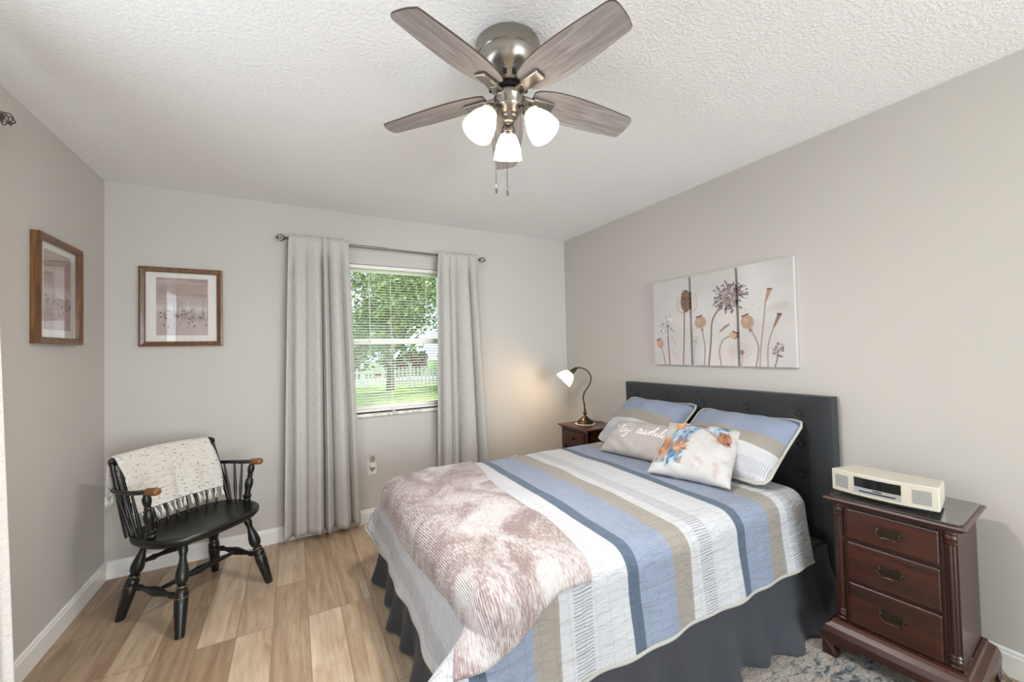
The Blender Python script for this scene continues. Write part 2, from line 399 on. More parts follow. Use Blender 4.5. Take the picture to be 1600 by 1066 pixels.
M['fleck'] = linen('white_fleck_linen', '#edeae6', '#d8d5d0', 1)
c3 = curtain('curtain', M['fleck'], (-1.315, -1.74), (-1.178, -1.75), 2.235, .03, .10, 6, 5, axis='y', amp=.022, side=1)
tag(c3, 'white flecked curtain panel at the left edge of the view', 'curtain')
rod2 = empty('curtain_rod', (.10, -2.1, 2.215), 0, 'pewter curtain rod with twig cage finial on the left wall', 'curtain rod')
b = MB(); b.tube([(0, -.8, 0), (0, .86, 0)], .0085, 12); b.build('rod', M['pewter'], rod2)
b = MB(); b.lathe([(.010, 0), (.013, .004), (.013, .012), (.006, .016)], 12, (0, .855, 0), (0, 1, 0)); cage(b, (0, .892, .004), (0, 1, 0), .024, 7, .9); b.build('finial', M['pewter'], rod2)
for yy in (-.75, .835):
    b = MB(); b.box((-.0985, yy - .005, -.012), (.004, yy + .005, -.004)); b.box((-.0985, yy - .008, -.05), (-.093, yy + .008, .02)); b.build('bracket', M['pewter'], rod2)

# window in the left wall, out of frame
b = MB(); b.box((-.13, LY0, LZ0), (-.08, LY0 + .045, LZ1)); b.box((-.13, LY1 - .045, LZ0), (-.08, LY1, LZ1)); b.box((-.13, LY0 + .045, LZ0), (-.08, LY1 - .045, LZ0 + .045)); b.box((-.13, LY0 + .045, LZ1 - .045), (-.08, LY1 - .045, LZ1))
struct(b.build('window_2', M['white']))
MB().box((-.125, LY0 + .045, LZ0 + .045), (-.121, LY1 - .045, LZ1 - .045)).build('pane', M['pane'], bpy.data.objects['window_2'])
# ------------------------------------------------------------------ framed pictures
M['frame_wood'] = wood('frame_wood', '#3d2413', '#7d5329', 2, 34, .35, .2)
M['frame_edge'] = wood('frame_wood_edge', '#5a3418', '#8d5e2e', 2, 34, .35, .2)
M['mat_board'] = plain('mat_board', '#e6e2dc', .8)
M['print'] = attr_mat('printed_picture', .6)
M['picture_pane'] = pane_glass('picture_pane', 1.0)
def harbour_print(w, h, seed):
    r = Raster(w, h, 110, 120, '#a8938d'); g = random.Random(seed)
    c = r.cloud((5, 22), seed); r.blend(np.clip((c - .42) * 3, 0, 1), '#c3b1ac', .8)
    c = r.cloud((4, 30), seed + 1); r.blend(np.clip((c - .55) * 5, 0, 1) * (r.Y > h * .62), '#8d746f', .75)
    hz = h * .36; r.blend(np.exp(-((r.Y - hz - .035) / .035) ** 2), '#d9d0cc', .75)
    r.blend(np.clip((hz - .02 - r.Y) / .03, 0, 1), '#b9a5a3', .55)
    for i in range(95):
        x = g.uniform(.002, w - .002); a = g.uniform(.01, .05 if g.random() < .75 else .105); d = g.uniform(.0, .045)
        r.stroke([(x, hz - d), (x + g.uniform(-.002, .002), hz + a)], g.uniform(.0008, .0026), g.choice(['#4e4246', '#6a5a5c', '#3c3236', '#e4dedb', '#857276']), g.uniform(.4, .9))
    for i in range(34):
        x = g.uniform(0, w); r.blob(x, hz + g.uniform(-.035, .03), g.uniform(.003, .010), g.uniform(.002, .006), g.choice(['#3a2f34', '#57484c', '#453a40']), g.uniform(.5, .9), 0)
    for i in range(12):
        x = g.uniform(.1 * w, w); r.blob(x, hz - g.uniform(.045, .085), g.uniform(.002, .004), g.uniform(.006, .011), '#4b3b40', .75)
    return r
def picture(label, y0, y1, z0, z1, wall, pw, ph, seed, group):
    wd, ht = y1 - y0, z1 - z0; bw = .030; dp = .031
    e = empty('framed_picture', (0, 0, 0), 0, label, 'picture', group)
    b = MB(); p = [(-wd / 2, wd / 2)]
    o_, i_ = (wd / 2, ht / 2), (wd / 2 - bw, ht / 2 - bw)
    def ring(x, z, y): return [(-x, y, -z), (x, y, -z), (x, y, z), (-x, y, z)]
    rings = [ring(*o_, 0), ring(*o_, -dp), ring(o_[0] - .008, o_[1] - .008, -dp - .002), ring(i_[0] + .004, i_[1] + .004, -dp + .002), ring(*i_, -dp + .006), ring(*i_, -.004)]
    vs = [q for r_ in rings for q in r_]; fs = []; 
    for k_ in range(len(rings) - 1):
        for j in range(4): fs.append((k_ * 4 + j, k_ * 4 + (j + 1) % 4, (k_ + 1) * 4 + (j + 1) % 4, (k_ + 1) * 4 + j))
    b.add(vs, fs); f = b.build('frame', M['frame_wood'], e)
    MB().box((-i_[0], -.010, -i_[1]), (i_[0], -.006, i_[1])).build('mat_board', M['mat_board'], e)
    r = harbour_print(pw, ph, seed)
    b = MB(); b.grid(lambda u, v: (-pw / 2 + pw * u, -.0112, -ph / 2 + ph * v + .004), r.nx, r.ny); o = b.build('print', M['print'], e, fix=False); set_paint(o, r.c.reshape(-1, 3))
    MB().box((-i_[0] - .002, -.0165, -i_[1] - .002), (i_[0] + .002, -.0145, i_[1] + .002)).build('pane', M['picture_pane'], e)
    if wall == 'back': e.location = ((y0 + y1) / 2, 0, (z0 + z1) / 2)
    else: e.location = (0, (y0 + y1) / 2, (z0 + z1) / 2); e.rotation_euler = (0, 0, R(90))
    return e
picture('wood framed mauve harbour print on the far wall above the black chair', .166, .595, 1.408, 1.917, 'back', .268, .375, 21, 'framed harbour prints')
picture('wood framed mauve harbour print on the left wall, seen at a slant', -.797, -.372, 1.411, 1.915, 'left', .255, .375, 34, 'framed harbour prints')

# ------------------------------------------------------------------ flower triptych on the right wall
AW, AH = .988, .622; AY, AZ = -1.171, 1.196
r = Raster(AW, AH, 494, 311, '#c4c0bd')
c = r.cloud((4, 5), 3); r.blend(np.clip((c - .35) * 2, 0, 1), '#d5d3d1', .9)
c = r.cloud((6, 6), 8); r.blend(np.clip((c - .52) * 3.5, 0, 1) * np.clip(1.25 - r.Y / AH * 1.5, 0, 1), '#d9c5bd', .8)
c = r.cloud((14, 3), 12); r.blend(np.clip((c - .55) * 3, 0, 1), '#c9c4c4', .45)
r.blend(np.clip((.22 - r.X) / .22, 0, 1), '#c6bfbe', .45); r.blend(np.clip((r.X - .86) / .13, 0, 1) , '#c4bfc0', .4)
r.blob(.914, .354, .075, .035, '#b9a79c', .55, soft=1.0); r.blob(.87, .335, .05, .03, '#c9b4aa', .5, soft=1.0)
BR, B2, TAN, DK = '#866f65', '#978073', '#b0937f', '#4a3c3b'
g = random.Random(5)
def cm(p, n=8): return [tuple(q[:2]) for q in catmull([(a, b_, 0) for a, b_ in p], n)]
# teasel
r.stroke(cm([(.276, .385), (.268, .2), (.254, 0)]), .010, BR)
for s_ in (-1, 1):
    r.stroke(cm([(.296 + s_ * .02, .37), (.296 + s_ * .07, .385), (.296 + s_ * .083, .43), (.296 + s_ * .07, .50)]), .0035, '#8a7770', .8)
    r.stroke(cm([(.296 + s_ * .02, .37), (.296 + s_ * .055, .38), (.296 + s_ * .068, .42), (.296 + s_ * .058, .47)]), .003, '#8a7770', .6)
r.blob(.290, .452, .040, .080, '#74594a')
for i in range(240):
    a = g.uniform(0, 2 * PI); q = math.sqrt(g.random()); x, y = .290 + .042 * q * math.cos(a), .452 + .078 * q * math.sin(a)
    r.stroke([(x, y), (x + (x - .294) * .25, y + .008)], .0022, g.choice(['#4f3d33', '#94775f', '#a98b70', '#5d493d']), .8)
# big allium
r.stroke(cm([(.600, .432), (.565, .405), (.524, .354), (.487, .287), (.474, .156), (.453, 0)]), .012, '#8a7263')
for i in range(210):
    a = g.uniform(0, 2 * PI); q = g.uniform(.45, 1.0) if i > 30 else g.uniform(.2, .6); x, y = .612 + .122 * q * math.cos(a), .443 + .105 * q * math.sin(a)
    r.stroke([(.612 + .015 * math.cos(a), .440 + .015 * math.sin(a)), (x, y)], .0016, '#7b686a', .75)
    if q > .4: r.blob(x, y, g.uniform(.005, .010), g.uniform(.003, .006), g.choice(['#4b3f42', '#5e4f50', '#6f5d5c', '#8c7a78']), .9, a)
r.blob(.608, .437, .012, .010, '#7d6a4d', .9)
# pale allium
r.stroke(cm([(.13, .28), (.128, .2), (.132, .1), (.137, 0)]), .009, '#6f5d55')
for i in range(38):
    a = g.uniform(0, 2 * PI); q = g.uniform(.45, 1); x, y = .13 + .078 * q * math.cos(a), .287 + .078 * q * math.sin(a)
    r.stroke([(.13, .285), (x, y)], .0014, '#a9a3a5', .8); r.blob(x, y, g.uniform(.004, .009), g.uniform(.004, .007), g.choice(['#7e8088', '#9ea2a9', '#66646c', '#e4e6ea', '#c9ccd2']), .9, a)
r.blob(.13, .285, .012, .009, '#6a666b', .9)
def pod(cx, cy, rx, ry, rot, stem, col, crown=True):
    r.stroke(cm(stem), .008, B2); r.blob(cx, cy, rx, ry, col, 1, rot); r.blob(cx - rx * .25, cy + ry * .2, rx * .5, ry * .6, '#c7a78f', .6, rot, soft=2)
    for i in range(5): r.stroke([(cx + (i - 2) * rx * .1, cy - ry * .85), (cx + (i - 2) * rx * .38, cy + ry * .8)], .0015, '#8d6d58', .5)
    if crown:
        nx, ny = -math.sin(rot), math.cos(rot)
        r.stroke([(cx + nx * ry * 1.05 - ny * rx * .5, cy + ny * ry * 1.05 + nx * rx * .5), (cx + nx * ry * 1.05 + ny * rx * .5, cy + ny * ry * 1.05 - nx * rx * .5)], .010, '#6e5347')
pod(.056, .156, .032, .034, .4, [(.064, .13), (.08, .085), (.09, .04), (.094, 0)], '#bd9a86')
pod(.400, .293, .044, .040, .2, [(.410, .255), (.420, .19), (.429, .12), (.420, 0)], TAN); r.blob(.413, .243, .010, .010, '#9b7f6e')
pod(.722, .272, .040, .043, .3, [(.737, .228), (.765, .18), (.784, .12), (.778, .06), (.766, 0)], TAN); r.blob(.740, .222, .012, .012, '#9b7f6e')
pod(.633, .192, .030, .022, -.5, [(.61, .19), (.57, .175), (.545, .14), (.533, .09), (.543, 0)], '#c7a680')
r.stroke([(.644, .176), (.668, .214)], .010, '#8c7358')
# buds
r.stroke(cm([(.834, .385), (.824, .3), (.811, .21), (.795, .09), (.789, 0)]), .0065, B2)
r.poly([(.829, .385), (.840, .385), (.874, .452), (.865, .462), (.846, .457)], '#ab8a74'); r.stroke([(.846, .459), (.872, .456)], .007, '#5f4a40')
r.stroke(cm([(.876, .232), (.856, .18), (.841, .13), (.836, .06), (.835, 0)]), .0065, B2)
r.poly([(.871, .232), (.881, .232), (.921, .300), (.913, .312), (.897, .306)], '#8f725c'); r.stroke([(.898, .308), (.919, .304)], .008, '#4d3b33')
# dotted umbel, feathers, ghost flower
r.stroke(cm([(.894, .10), (.888, .05), (.874, 0)]), .006, '#6d5a50')
for i in range(26):
    a = g.uniform(0, 2 * PI); q = g.uniform(.4, 1); x, y = .894 + .036 * q * math.cos(a), .098 + .045 * q * math.sin(a)
    r.stroke([(.892, .085), (x, y)], .0014, '#8a7a6c'); r.blob(x, y, .006, .005, g.choice(['#4f4540', '#7a6a55', '#8d7d5f']), .9)
r.poly([(.536, .222), (.545, .218), (.612, .264), (.606, .272), (.57, .258)], '#9a8178')
for p in ([(.158, .21), (.197, .145)], [(.158, .112), (.2, .06)]): r.stroke(p, .005, '#948379', .7)
r.blob(.670, .098, .077, .047, '#b9a8aa', .35, soft=2.5); r.stroke([(.670 + .076 * math.cos(t * PI / 16), .098 + .046 * math.sin(t * PI / 16)) for t in range(33)], .003, '#a8989c', .6)
r.blob(.682, .086, .014, .016, '#93705c'); r.stroke(cm([(.684, .08), (.683, .04), (.676, 0)]), .005, B2)
r.stroke(cm([(.352, .14), (.345, .07), (.338, 0)]), .004, '#9d8b82')
for i in range(22): r.blob(.352 + g.gauss(0, .015), .168 + g.gauss(0, .028), .004, .003, g.choice(['#6d6466', '#8d8587', '#57504f']), .8)
r.stroke(cm([(.51, .33), (.535, .2), (.52, .08), (.515, 0)]), .002, '#b7aca6', .6); r.stroke(cm([(.59, .22), (.62, .1), (.615, 0)]), .002, '#bfae9f', .6); r.stroke(cm([(.7, .2), (.715, .1), (.71, 0)]), .0025, '#c1aea2', .6)
for i in range(16): r.blob(g.uniform(.7, .97), .34 + g.gauss(0, .03), .004, .003, '#9c8f8a', .5)
M['canvas'] = attr_mat('printed_canvas', .75, bscale=900, bstr=.1)
for i, lab in enumerate(('left', 'middle', 'right')):
    x0 = i * .336; x1 = x0 + .316; i0, i1 = int(x0 / AW * r.nx), min(r.nx, int(x1 / AW * r.nx))
    wd = (x1 - x0) / 2
    nx, ny = i1 - i0, r.ny; D = .028
    b = MB(); vs = []; cs = []
    for j in range(ny + 1):
        for q in range(nx + 1): vs.append((wd * (2 * q / nx - 1), -D, AH * j / ny)); cs.append(r.c[j, i0 + q])
    fs = [(j * (nx + 1) + q, j * (nx + 1) + q + 1, (j + 1) * (nx + 1) + q + 1, (j + 1) * (nx + 1) + q) for j in range(ny) for q in range(nx)]
    b.add(vs, fs)
    def idx(q, j): return j * (nx + 1) + q
    border = [idx(q, 0) for q in range(nx + 1)] + [idx(nx, j) for j in range(1, ny + 1)] + [idx(q, ny) for q in range(nx - 1, -1, -1)] + [idx(0, j) for j in range(ny - 1, 0, -1)]
    o0 = len(b.v); fr_ = len(b.v); 
    for q in border: x, y, z = vs[q]; b.v.append((x, -D, z)); cs.append(cs[q])
    for q in border: x, y, z = vs[q]; b.v.append((x, -.002, z)); cs.append(cs[q])
    L = len(border)
    for q in range(L): b.f.append([o0 + q, o0 + L + q, o0 + L + (q + 1) % L, o0 + (q + 1) % L]); b.mi.append(0); b.smooth.append(False)
    o = b.build('canvas_print', M['canvas'], None, fix=False); set_paint(o, np.array(cs))
    o.location = (W, AY - (x0 + x1) / 2, AZ); o.rotation_euler = (0, 0, R(-90))
    tag(o, ['leftmost of three canvas prints over the headboard, with a pale allium and teasel head', 'middle canvas print over the headboard, with most of the large dark allium', 'rightmost canvas print over the headboard, with two slender buds and a poppy pod'][i], 'canvas print', 'dried flower canvas triptych')

# ------------------------------------------------------------------ ceiling fan
FX, FY = 1.717, -2.092
fan = empty('ceiling_fan', (FX, FY, H), 0, 'brushed nickel ceiling fan with five grey wood blades and three lit shades', 'ceiling fan')
b = MB(); b.lathe([(.112, 0), (.118, -.004), (.118, -.052), (.115, -.055), (.115, -.060), (.118, -.063), (.114, -.085), (.098, -.112), (.076, -.128), (.070, -.150), (.064, -.156), (.0, -.156)], 40)
b.build('motor_housing', M['nickel'], fan)
M['dark'] = plain('dark_void', '#141312', .6)
b = MB()
for i in range(14):
    a = 2 * PI * i / 14; rr = .0735; q = Matrix.Rotation(a, 3, 'Z')
    b.box((-.002, -.0075, -.010), (.0045, .0075, .010), 0, q, (rr * math.cos(a), rr * math.sin(a), -.139))
b.build('vent_slot', M['dark'], fan, bevel=.003)
b = MB(); b.lathe([(.05, -.15), (.05, -.168), (.0, -.168)], 24); b.build('flywheel', M['dark'], fan)
b = MB(); b.lathe([(.0, -.166), (.042, -.167), (.046, -.172), (.046, -.182), (.056, -.188), (.057, -.196), (.054, -.2), (.054, -.225), (.05, -.237), (.036, -.247), (.03, -.252), (.03, -.262), (.022, -.27), (.0, -.272)], 32); b.build('switch_housing', M['nickel'], fan)
k = N('grey_blade'); v = k.noise(k.coord(scale=(.9, 11, 1)), 5, 6, .62, .9); k.set('Base Color', k.ramp(v, [(.3, '#857e7c'), (.55, '#a39c9b'), (.75, '#b8b3b2')])); k.set('Roughness', .75); k.set('Specular IOR Level', .2); M['blade'] = k.m
M['blade_edge'] = plain('blade_edge', '#4c3a34', .5)
def blade_outline():
    pts = []
    half = [(.090, .034), (.11, .048), (.17, .062), (.24, .067), (.31, .066), (.38, .062), (.45, .056), (.490, .052)]
    up_ = half; dn = [(x, -y) for x, y in half[::-1]]
    tip = [(.4985, .040), (.505, .015), (.507, -.015), (.505, -.038)]
    return up_ + tip + dn
out = [tuple(p[:2]) for p in catmull([(x, y, 0) for x, y in blade_outline()], 4)]
for i in range(5):
    a = R(-153.5 + 72 * i + 1)
    b = MB(); b.prism(out, -.003, .003); o = b.build('blade', [M['blade'], M['blade_edge']], fan)
    for p in o.data.polygons:
        if abs(p.normal.z) < .5: p.material_index = 1
    rot = Matrix.Rotation(a, 4, 'Z') @ Matrix.Rotation(R(5), 4, 'Y') @ Matrix.Rotation(R(-13), 4, 'X'); o.matrix_local = Matrix.Translation((0, 0, -.172)) @ rot
    b = MB(); b.box((.052, -.017, -.020), (.098, .017, -.006)); b.box((.09, -.022, -.017), (.175, .022, -.0035))
    ii = b.build('blade_iron', M['nickel'], o, bevel=.005)
k = N('lit_opal_glass'); k.set('Base Color', lin('#fff6e8')); k.set('Roughness', .35); k.set('Emission Color', (1, .86, .68, 1)); k.set('Emission Strength', 2.6); M['opal'] = k.m
for i in range(3):
    a = R(90 - 28.6 + 4) + i * 2 * PI / 3; dr = Vector((math.cos(a), math.sin(a), 0)); tl = (dr * .62 + Vector((0, 0, -1))).normalized()
    p0 = Vector((0, 0, -.235)); p1 = dr * .058 + Vector((0, 0, -.226)); p2 = dr * .072 + Vector((0, 0, -.248))
    b = MB(); b.tube(catmull([p0 + dr * .03, p0 + dr * .05 + Vector((0, 0, .012)), p1, p2], 5), .009, 10)
    b.lathe([(.0, 0), (.018, .002), (.026, .012), (.027, .024), (.031, .026), (.031, .032), (.0, .032)], 20, p2 - tl * .004, tl)
    arm = b.build('light_arm', M['nickel'], fan)
    b = MB(); prof = [(.026, 0), (.034, .010), (.045, .030), (.055, .056), (.061, .082), (.063, .100), (.065, .112), (.062, .113), (.060, .100), (.052, .056), (.042, .030), (.030, .011)]
    b.lathe([(r_ * .87, z_ * .86) for r_, z_ in prof], 28, p2 + tl * .026, tl, cap=False); b.build('glass_shade', M['opal'], arm)
    l = bpy.data.lights.new('fan_bulb', 'POINT'); l.energy = 38; l.color = (1, .985, .965); l.shadow_soft_size = .035
    lo = bpy.data.objects.new('fan_bulb', l); COL.objects.link(lo); lo.parent = fan; lo.location = p2 + tl * .080
for dx, dy, ln in ((-.045, .03, .270), (.012, .05, .262)):
    b = MB(); b.tube([(dx, dy, -.235), (dx, dy, -.235 - ln)], .0011, 6)
    for j in range(30): b.ball((dx, dy, -.24 - ln * j / 30), .0018, 6)
    o = b.build('pull_chain', M['pewter'], fan)
    b = MB(); b.lathe([(.0, 0), (.002, -.002), (.004, -.012), (.0045, -.026), (.003, -.031), (.0, -.033)], 12, (dx, dy, -.235 - ln)); b.build('fob', M['pewter'], o)
# ------------------------------------------------------------------ bed
BX0, BX1, BY0, BY1 = 1.475, 3.385, -2.305, -.935     # mattress rectangle; headboard against the right wall
bed = empty('bed', (2.44, -1.62, 0), 0, 'bed with a charcoal button-tufted headboard against the right wall', 'bed')
M['charcoal'] = plain('charcoal_fabric', '#26282b', .85, nscale=60, namt=.12, bscale=700, bstr=.25, sheen=.15)
HX, HY0, HY1, HZ0, HZ1 = 3.385, -2.336, -.906, .14, 1.052
btn = [(y, z) for z in (.952, .79, .63) for y in [(-1.62 + (i - 2) * .285) + (.0 if z != .79 else .0) for i in range(5)]]
def hb(u, v):
    y = HY0 + (HY1 - HY0) * u; z = HZ0 + (HZ1 - HZ0) * v
    e = min(y - HY0, HY1 - y, HZ1 - z) ; puff = .022 * (1 - math.exp(-max(e, 0) / .018))
    d = 0
    for by, bz in btn:
        q = math.hypot(y - by, z - bz)
        if q < .16: d += .016 * math.exp(-(q / .020) ** 2) + .006 * math.exp(-(q / .06) ** 2)
    return (HX + .022 - puff + d - 2.44, y + 1.62, z)
b = MB(); b.grid(hb, 240, 150)
nu, nv = 240, 150
b2 = MB(); b2.box((HX + .021 - 2.44, HY0 + 1.62, HZ0), (HX + .085 - 2.44, HY1 + 1.62, HZ1))
b.add(b2.v, b2.f); h = b.build('headboard', M['charcoal'], bed)
for by, bz in btn:
    b = MB(); b.ball((0, 0, 0), .012, 12, 0, (.45, 1, 1)); b.build('button', M['charcoal'], h, loc=(HX + .012 - 2.44, by + 1.62, bz))
M['sheet'] = plain('white_sheet', '#e9e8e6', .8)
b = MB(); b.box((BX0 - 2.44, BY0 + 1.62, .33), (3.215 - 2.44, BY1 + 1.62, .585)); b.build('mattress', M['sheet'], bed, bevel=.05, seg=4)
b = MB(); b.box((BX0 + .01 - 2.44, BY0 + .01 + 1.62, .14), (BX1 - .01 - 2.44, BY1 - .01 + 1.62, .328)); b.build('box_spring', M['charcoal'], bed, bevel=.015)
M['black_metal'] = plain('black_metal', '#1b1b1d', .4, .6)
for x in (1.56, 3.40):
    for y in (-2.22, -1.02):
        b = MB(); b.box((x - .02 - 2.44, y - .02 + 1.62, 0), (x + .02 - 2.44, y + .02 + 1.62, .14)); b.build('leg', M['black_metal'], bed)

# quilt: a cloth laid over the mattress; s runs along the bed, t across it
RC = .085; QT = .622
IX0, IY0, IY1 = BX0 + RC - .02, BY0 + RC - .01, BY1 - RC + .01
def drape(s, t, off=0.0, rounded=True):
    """rest position of cloth point (s, t) lying over the bed, raised by off along the surface normal"""
    ds = max(0.0, IX0 - s); dt = max(0.0, IY0 - t, t - IY1); sg = -1 if t < IY0 else 1
    bx, by = max(s, IX0), min(max(t, IY0), IY1)
    d = math.hypot(ds, dt); th_ = math.atan2(dt, ds)
    if ds > 0 and dt > 0:
        if rounded: d *= 1 - .75 * (1 - max(ds, dt) / d)            # rounded cloth corners
        if t < IY0: th_ -= .32 * math.sin(2 * th_)      # the near corner swings out over the foot
    crown = .012 * (1 - ((by + 1.62) / .62) ** 2)
    lump = .0035 * math.sin(9 * s + 3 * t) * math.sin(7 * t - 2 * s) + .0022 * math.sin(21 * s + 8) * math.sin(17 * t + 1.3)
    z = QT + crown + lump
    if d < 1e-9: return Vector((bx, by, z + off))
    cx, cy = -math.cos(th_), sg * math.sin(th_); corner = math.sin(2 * math.atan2(dt, ds)) ** 2
    per = (bx * 1.0 + by * 1.0) * 1.0 + math.atan2(dt, ds) * .5 * sg
    a = min(d / RC, PI / 2); rem = max(0.0, d - RC * PI / 2)
    rp = sstep(0, .28, rem)
    fl = .07 + (1.08 if sg < 0 else .34) * corner + .05 * math.cos(th_)
    wave = rp * (.007 * (1 + math.sin(per * 13 + 1.0)) + .004 * (1 + math.sin(per * 31 + 2.0)))
    hor = RC * math.sin(a) + rem * math.sin(fl) + wave
    dn = RC * (1 - math.cos(a)) + rem * math.cos(fl) * (1 - (.10 if sg < 0 else .25) * corner)
    nh, nz = math.sin(a), math.cos(a)
    return Vector((bx + cx * (hor + off * nh), by + cy * (hor + off * nh), z - dn + off * nz))
S0, S1 = IX0 - .40, 3.165
T0, T1 = IY0 - .375, IY1 + .375
k = N('quilt_stripes'); uv = k.n('ShaderNodeUVMap').outputs[0]; sp = k.n('ShaderNodeSeparateXYZ', {0: uv}); s_, t_ = sp.outputs[0], sp.outputs[1]
PER = .612
nw = k.n('ShaderNodeTexNoise', {'Vector': uv, 'Scale': 4.0, 'Detail': 2.0}).outputs['Fac']
sk = k.math('ADD', k.math('ADD', s_, k.math('MULTIPLY', t_, -.030)), k.math('MULTIPLY', nw, .014))
ph = k.math('FRACT', k.math('DIVIDE', k.math('SUBTRACT', sk, 2.085 - PER * 3 + .007), PER))
NAVY, BLUE, BEI, WH = '#4e5d6e', '#858ea2', '#928b82', '#bdbdc0'
st = k.ramp(ph, [(0, NAVY), (.085, BLUE), (.365, BEI), (.525, WH), (.6, WH), (.745, WH), (.98, WH)], 'CONSTANT')
hm = k.ramp(ph, [(0, 0.0), (.615, 1.0), (.735, 0.0)], 'CONSTANT')
hn = k.n('ShaderNodeTexNoise', {'Vector': k.n('ShaderNodeMapping', {0: uv, 'Scale': (14, 26, 1)}).outputs[0], 'Scale': 1.0, 'Detail': 2.0}).outputs['Fac']
hl = k.math('SINE', k.math('ADD', k.math('MULTIPLY', t_, 2 * PI / .0105), k.math('MULTIPLY', hn, 9.0)))
hl = k.math('MULTIPLY', k.ramp(hl, [(.5, 0.0), (.8, .9)]), hm)
col = k.mix(hl, k.mix(k.math('MULTIPLY', hm, .35), st, lin('#b5b6b9')), lin('#777980'))
lin_n = k.n('ShaderNodeTexNoise', {'Vector': k.n('ShaderNodeMapping', {0: uv, 'Scale': (300, 60, 1)}).outputs[0], 'Scale': 1.0, 'Detail': 3.0}).outputs['Fac']
col = k.mix(1.0, col, k.ramp(lin_n, [(.3, .90), (.65, 1.0)]), 'MULTIPLY')
k.set('Base Color', col); k.set('Roughness', .88); k.set('Sheen Weight', .12)
cr = k.n('ShaderNodeTexNoise', {'Vector': k.n('ShaderNodeMapping', {0: uv, 'Scale': (9, 42, 1)}).outputs[0], 'Scale': 1.0, 'Detail': 4.0, 'Distortion': 1.1}).outputs['Fac']
ql = k.math('ABSOLUTE', k.math('SINE', k.math('MULTIPLY', s_, PI / .055)))
k.bump(k.math('ADD', cr, k.math('MULTIPLY', k.ramp(ql, [(0, 0.0), (.25, .35)]), .35)), .9, .016); M['quilt'] = k.m
M['hem'] = plain('taupe_binding', '#aaa79f', .85, bscale=200, bstr=.2)
nu, nv = 190, 170
P = lambda u, v: drape(S0 + (S1 - S0) * u, T0 + (T1 - T0) * v)
b = MB(); b.grid(P, nu, nv); q = b.build('quilt', M['quilt'], None, fix=False, solid=.014)
q.modifiers['solid'].offset = -1
set_uv(q, [(S0 + (S1 - S0) * i / nu, T0 + (T1 - T0) * j / nv) for j in range(nv + 1) for i in range(nu + 1)])
tag(q, 'quilt striped in white, blue, navy and beige spread over the bed', 'quilt')
edge = [drape(S1, T0 + (T1 - T0) * 0, .0)] ; hp = []
for i in range(161): hp.append(drape(S1 + (S0 - S1) * i / 160, T0, -.006))
for i in range(1, 161): hp.append(drape(S0, T0 + (T1 - T0) * i / 160, -.006))
for i in range(1, 161): hp.append(drape(S0 + (S1 - S0) * i / 160, T1, -.006))
b = MB(); b.tube(hp, .0095, 8); b.build('binding', M['hem'], q)

# skirt
M['skirt'] = plain('grey_skirt_cloth', '#34353b', .85, nscale=14, namt=.1, bscale=300, bstr=.12, sheen=.1)
per = [(3.36, BY0 - .012), (BX0 - .02, BY0 - .012), (BX0 - .02, BY1 + .012), (3.36, BY1 + .012)]
seglen = [1.36 + .54, 1.37 + .02, 1.9]
def skirt(u, v):
    L = [per[1][0] - per[0][0], per[2][1] - per[1][1], per[3][0] - per[2][0]]; tot = sum(abs(x) for x in L); d = u * tot
    for i in range(3):
        l = abs(L[i])
        if d <= l or i == 2: break
        d -= l
    f = d / l; x = per[i][0] + (per[i + 1][0] - per[i][0]) * f; y = per[i][1] + (per[i + 1][1] - per[i][1]) * f
    n_ = [(0, -1), (-1, 0), (0, 1)][i]
    cf = min(f, 1 - f) * l; cw = math.exp(-cf / .04)
    if i == 0 and f < .5: cw = 0
    if i == 2 and f > .5: cw = 0
    q = u * tot
    A = .001 + .038 * v ** 1.6
    wv = A * (math.sin(q * 31 + .6 * math.sin(q * 9)) * .6 + .45 * math.sin(q * 13 + 2)) + .03 * v * v - .004
    if i == 0: wv += .11 * v ** 3 * math.exp(-((f - .04) / .16) ** 2) + .03 * v ** 2 * math.exp(-((f - .33) / .1) ** 2)
    wv = max(wv, -.008)
    nx, ny = n_
    if i == 1: nx, ny = -1, (-.7 * math.exp(-f * l / .04) + .7 * math.exp(-(1 - f) * l / .04))
    if i == 0: nx = -.7 * math.exp(-(1 - f) * l / .04)
    if i == 2: nx = -.7 * math.exp(-f * l / .04)
    return (x + nx * wv, y + ny * wv, .325 + (.016 - .325) * v)
b = MB(); b.grid(skirt, 420, 18); o = b.build('bed_skirt', M['skirt'], None, fix=False, solid=.002)
tag(o, 'gathered slate grey bed skirt hanging to the floor below the quilt', 'bed skirt')

# chenille throw over the foot end
k = N('pink_chenille'); uv = k.n('ShaderNodeUVMap').outputs[0]; sp = k.n('ShaderNodeSeparateXYZ', {0: uv})
rib = k.math('SINE', k.math('ADD', k.math('MULTIPLY', sp.outputs[0], 2 * PI / .0095), k.math('MULTIPLY', k.n('ShaderNodeTexNoise', {'Vector': uv, 'Scale': 30.0}).outputs['Fac'], 3.0)))
big = k.n('ShaderNodeTexNoise', {'Vector': uv, 'Scale': 3.4, 'Detail': 4.0, 'Roughness': .6, 'Distortion': 1.2}).outputs['Fac']
med = k.n('ShaderNodeTexNoise', {'Vector': k.n('ShaderNodeMapping', {0: uv, 'Scale': (120, 38, 1)}).outputs[0], 'Scale': 1.0, 'Detail': 3.0, 'Roughness': .65}).outputs['Fac']
f = k.math('ADD', k.math('MULTIPLY', big, 1.0), k.math('ADD', k.math('MULTIPLY', med, .75), k.math('MULTIPLY', rib, .045)))
col = k.ramp(f, [(.72, '#857171'), (.82, '#9b8886'), (.91, '#b3aaa8'), (1.0, '#bfbbb9')])  # pale patches put the sheen of the brushed nap into the colour
